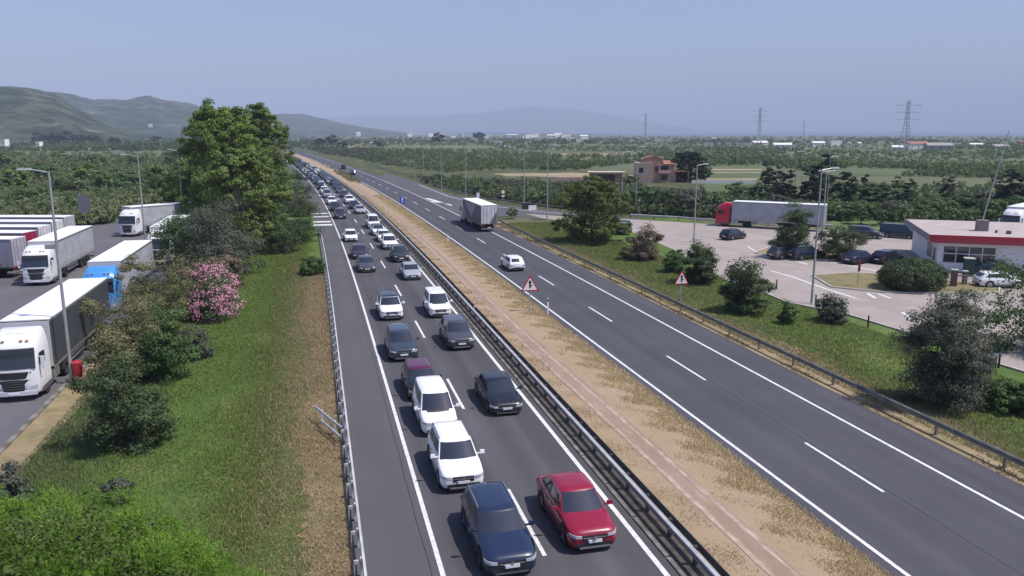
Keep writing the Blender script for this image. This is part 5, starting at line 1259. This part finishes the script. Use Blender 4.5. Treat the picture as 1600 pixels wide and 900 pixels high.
for xx, yy in ((1.2, -2.5), (1.2, 7.5), (8, -2.5), (8, 7.5)): b = MB(); b.box(xx - .12, xx + .12, yy - .12, yy + .12, 0, 3.7); b.obj('column', pole_m, t)
# low walls, posts and bins before the café
for px, py, hh, ww, m_, lab in ((1489, 449, 1.6, .5, mat('brown_post', (.16, .10, .09), .8), 'stout brown gate post in front of the café'), (1506, 446, 1.3, .4, mat('brown_post', (.16, .10, .09), .8), 'shorter brown gate post right of the stout one'), (1512, 432, 1.8, .9, mat('green_bin', (.02, .06, .05), .6), 'dark green bin below the café window')):
    g = G(px, py); t = thing('gate_post' if 'post' in lab else 'bin', lab, 'post' if 'post' in lab else 'bin', (g[0], g[1], .05), ang)
    b = MB(); b.box(-ww / 2, ww / 2, -ww / 2, ww / 2, 0, hh); b.obj('body', m_, t); b = MB(); b.box(-ww / 2 - .05, ww / 2 + .05, -ww / 2 - .05, ww / 2 + .05, hh + .002, hh + .10); b.obj('top', pale_kerb, t)
t = thing('fence', 'pale rail fence in front of the café window', 'fence', (*G(1478, 446), .05), ang)
b = MB()
for k in range(5):
    b = MB(); b.box(k * .8 - .03, k * .8 + .03, -.03, .03, 0, 1.05); b.obj('post', pale_kerb, t)
for zz in (.35, .7, 1.0): b = MB(); b.box(-.05, 3.3, -.055, -.032, zz, zz + .05); b.obj('rail', pale_kerb, t)

# ------------------------------------------------------------------ houses
def house(name, label, g, w_, d_, h_, rz, wm, rm, gable=True, wins=3, wing=None, cat='house', group=None):
    t = thing(name, label, cat, (g[0], g[1], 0), rz, group)
    b = MB(); b.box(-w_ / 2, w_ / 2, -d_ / 2, d_ / 2, 0, h_); b.obj('wall', wm, t)
    b = MB()
    if gable:
        rh = d_ * .22; b.prism([(-d_ / 2 - .4, h_ + .01), (d_ / 2 + .4, h_ + .01), (0, h_ + rh)], w_ + .8, 'x', 0)
    else: b.box(-w_ / 2 - .2, w_ / 2 + .2, -d_ / 2 - .2, d_ / 2 + .2, h_ + .005, h_ + .35)
    b.obj('roof', rm, t)
    for k in range(wins):
        x = -w_ / 2 + w_ * (k + .5) / wins
        b = MB(); b.box(x - .5, x + .5, -d_ / 2 - .03, -d_ / 2 - .004, h_ * .62 - .6, h_ * .62 + .5); b.obj('window', glass_m, t)
    b = MB(); b.box(-.5, .5, -d_ / 2 - .03, -d_ / 2 - .004, 0, 2.0); b.obj('door', mat('door_brown', (.10, .06, .04), .6), t)
    return t
pinkw = mat('pink_stone', (.42, .24, .19), .9, col2=(.30, .19, .13), scale=1.2); pinkr = mat('terracotta', (.36, .16, .10), .85, var=.3, scale=1.5); whw = mat('whitewash', (.70, .69, .66), .9); grr = mat('grey_roof', (.3, .28, .26), .9); cream = mat('cream_stone', (.42, .30, .24), .9)
hg = G(1018, 284); rzh = -.35
t = thing('pink_house', 'pink stone villa with stepped roofs, tower and porch among trees', 'house', (hg[0], hg[1], 0), rzh); t.scale = (.86, .86, .92)
def blk(n, x0, x1, y0, y1, z0, z1, m): b = MB(); b.box(x0, x1, y0, y1, z0, z1); return b.obj(n, m, t)
blk('wall', -6.0, 0, -5, 5, 0, 6.3, cream); blk('wall', .01, 7.5, -4.2, 5, 0, 5.9, pinkw); blk('tower', -3.0, 3.5, -2, 4, 6.31, 7.6, pinkw)
b = MB(); b.prism([(-3.6, 7.62), (4.1, 7.62), (.3, 8.6)], 6.6, 'y', 1); b.obj('roof', pinkr, t); b = MB(); b.prism([(-4.8, 5.95), (5.4, 5.95), (.4, 7.0)], 4.2, 'x', 5.7); b.obj('roof', pinkr, t)
blk('porch_roof', 7.52, 12.5, -4.5, 2, 3.4, 3.8, pinkr); blk('porch_column', 7.6, 7.9, -4.3, -4.0, 0, 3.4, cream); blk('porch_column', 12.0, 12.3, -4.3, -4.0, 0, 3.4, cream); blk('porch_wall', 7.52, 12.3, 1.0, 2.0, 0, 3.39, pinkw)
blk('balcony', 2.0, 6.0, -5.6, -4.21, 3.0, 3.9, mat('pale_pink', (.55, .35, .30), .8))
for x, z, w_ in ((-4.0, 4.0, .7), (-5.6, 1.6, .7), (1.4, 4.4, .6), (4.0, 4.6, 1.3), (4.0, 1.6, 1.2)): blk('window', x - w_, x + w_, (-5.03 if x < 0 else -4.24), (-5.003 if x < 0 else -4.203), z - .8, z + .8, glass_m)
blk('annex_wall', -22, -10, -3, 3, 0, 2.9, pinkw); blk('annex_roof', -22.5, -9.5, -4.5, 3.4, 2.91, 3.3, mat('cream_roof', (.5, .42, .33), .9)); blk('garden_wall', -34, -22.01, -3, -2.6, 0, 1.5, mat('pale_pink', (.55, .35, .30), .8)); blk('annex_opening', -19, -13, -3.04, -3.004, .2, 2.4, dark_m); blk('garden_wall', 13, 34, -8, -7.6, 0, 1.0, whw)
vg = 'white houses far away on the plain'
rr_ = random.Random(4)
spots = [(800, 214, 24), (812, 215, 16), (826, 214, 18), (838, 213, 22), (852, 214, 26), (862, 216, 18), (872, 214, 22), (884, 214, 20), (893, 217, 22), (905, 219, 12), (912, 217, 16), (760, 214, 10), (720, 213, 12), (690, 212, 10), (672, 212, 12), (560, 212, 9), (640, 212, 10)]
for k, (px, py, wpx) in enumerate(spots):
    g = G(px, py + 2); kk = math.hypot(*g) / F
    house('white_house', ordlab(spots, k) + ' from the left of the small white houses on the horizon', g, wpx * .75 * kk, 9, rr_.uniform(6, 9) * kk * .75, rr_.uniform(-.5, .5), whw, rr_.choice([grr, whw, pinkr]), rr_.random() < .5, 2, group=vg)
for px, py, wpx, hpx, lab, gb in [
    (778, 229, 11, 8, 'small white house standing alone above the green orchard', False), (786, 231, 6, 4, 'tiny white shed right of the lone white orchard house', False), (708, 219, 7, 6, 'small white house left of a dark tree far away', True),
    (633, 227, 5, 4, 'small white hut far away left of the lamps', False), (582, 227, 8, 5, 'pale hut far away beside the motorway', True),
    (1107, 229, 14, 6, 'low white building left in the far right row', False), (1155, 227, 40, 3, 'long low pale greenhouse in the far right row', False), (1186, 226, 24, 4, 'white shed right of the long greenhouse', True),
    (1115, 220, 6, 5, 'small bright white house above the greenhouse', True), (1222, 231, 26, 6, 'white sheds with bright roof above the conifers', True), (1237, 234, 12, 5, 'bright white box building right of the white sheds', False),
    (1277, 229, 20, 7, 'white gabled farmhouse behind the bunch of lamps', True), (1304, 228, 18, 8, 'wide white building right of the gabled farmhouse', False),
    (1326, 227, 5, 4, 'first of two tiny white huts in the far right', True), (1342, 227, 5, 4, 'second of two tiny white huts in the far right', True),
    (1405, 234, 22, 5, 'low pale sheds left of the right hand hamlet', True), (1430, 234, 30, 11, 'bright white farmhouse with red roof in the right hand hamlet', True), (1465, 235, 34, 9, 'large greyish farm building in the right hand hamlet', True), (1492, 230, 14, 5, 'white shed at the end of the right hand hamlet', False),
    (1524, 229, 16, 4, 'small white roofed barn at the far right', True), (1560, 233, 24, 5, 'grey barn at the far right', True), (1597, 226, 10, 5, 'reddish building at the far right picture edge', True),
    (30, 216, 10, 7, 'white tower-like farmhouse below the left hills', True), (4, 232, 16, 12, 'pale stone building at the left picture edge', False), (62, 231, 6, 8, 'narrow pale hut beside the left tree row', False), (78, 217, 12, 8, 'brown roofed farmhouse in the trees at the left', True),
    (170, 221, 10, 4, 'small white shed on the left plain', True), (228, 215, 16, 5, 'white low farm hall on the left plain', False), (212, 211, 6, 3, 'tiny white hut left of the low farm hall', True), (262, 216, 24, 2.5, 'very long flat hall on the left plain', False), (236, 187, 5, 5, 'single white house on the slope of the left hills', True)]:
    if py < 200:
        d = 2400; r_ = ray(px, 208); hl = math.hypot(r_[0], r_[1]); g = (r_[0] / hl * d, r_[1] / hl * d); zz = 30
    else: g = G(px, py); zz = 0
    kk = math.hypot(*g) / F
    o = house('farmhouse', lab, g, wpx * kk * .95, max(5, wpx * kk * .5), hpx * kk * (.75 if gb else 1), rr_.uniform(-.25, .25) - .2, whw if 'grey' not in lab and 'brown' not in lab and 'reddish' not in lab else (pinkw if 'brown' in lab or 'reddish' in lab else grr), pinkr if 'red' in lab or 'brown' in lab else rr_.choice([grr, whw]), gb, 3)
    o.location.z = zz

# ------------------------------------------------------------------ pylons
pyl = mat('pylon_steel', (.36, .39, .43), .6, .3)
def pylon(label, g, h, w_, rz=0):
    t = thing('pylon', label, 'pylon', (g[0], g[1], 0), rz, 'lattice pylons on the plain')
    b = MB(); lv = [(0, w_ * .14), (.35, w_ * .085), (.60, w_ * .05), (1.0, w_ * .03)]
    th = h * .0055
    for (za, ra), (zb2, rb) in zip(lv, lv[1:]):
        n = 4
        for k in range(n):
            z0, z1 = za + (zb2 - za) * k / n, za + (zb2 - za) * (k + 1) / n; r0, r1 = ra + (rb - ra) * k / n, ra + (rb - ra) * (k + 1) / n
            for a in range(4):
                c0 = ((1, 1), (1, -1), (-1, -1), (-1, 1))[a]; c1 = ((1, 1), (1, -1), (-1, -1), (-1, 1))[(a + 1) % 4]
                b.tube((c0[0] * r0, c0[1] * r0, z0 * h), (c0[0] * r1, c0[1] * r1, z1 * h), th, th, 4)
                b.tube((c0[0] * r0, c0[1] * r0, z0 * h), (c1[0] * r1, c1[1] * r1, z1 * h), th * .6, th * .6, 4)
    b.obj('mast', pyl, t)
    for zf, ww in ((.62, .5), (.76, .42), (.90, .5)):
        for s_ in (-1, 1):
            b = MB(); b.tube((0, 0, h * zf), (s_ * w_ * ww, 0, h * zf), th, th, 4); b.tube((0, 0, h * (zf + .05)), (s_ * w_ * ww, 0, h * zf), th * .7, th * .7, 4)
            b.obj('cross_arm', pyl, t); b = MB(); b.tube((s_ * w_ * ww, 0, h * zf - h * .035), (s_ * w_ * ww, 0, h * zf), th * .7, th * .7, 4); b.obj('insulator', pyl, t)
    return t
for px, by, ty, wpx, lab in ((1413, 236, 157, 40, 'nearest lattice pylon with wide arms at the right'), (1185, 226, 168, 26, 'lattice pylon in the middle distance above the conifers'), (1008, 222, 177, 12, 'slender lattice pylon above the pink house'), (1255, 216, 188, 9, 'faint far pylon between the other two')):
    g = G(px, by); pylon(lab, g, topz(px, ty, g), wpx * math.hypot(*g) / F)

# ------------------------------------------------------------------ air
b = MB(); b.box(-17000, 17000, -400, 22500, -1.2, 700)
hz = bpy.data.materials.new('haze_air'); hz.use_nodes = True; n = hz.node_tree; n.nodes.clear()
vo = n.nodes.new('ShaderNodeVolumePrincipled'); vo.inputs['Density'].default_value = 1.65e-4; vo.inputs['Color'].default_value = (.68, .80, 1, 1); vo.inputs['Anisotropy'].default_value = -.1
oo = n.nodes.new('ShaderNodeOutputMaterial'); n.links.new(vo.outputs[0], oo.inputs['Volume'])
o = b.obj('haze', hz); o['kind'] = 'stuff'; o.display_type = 'BOUNDS'
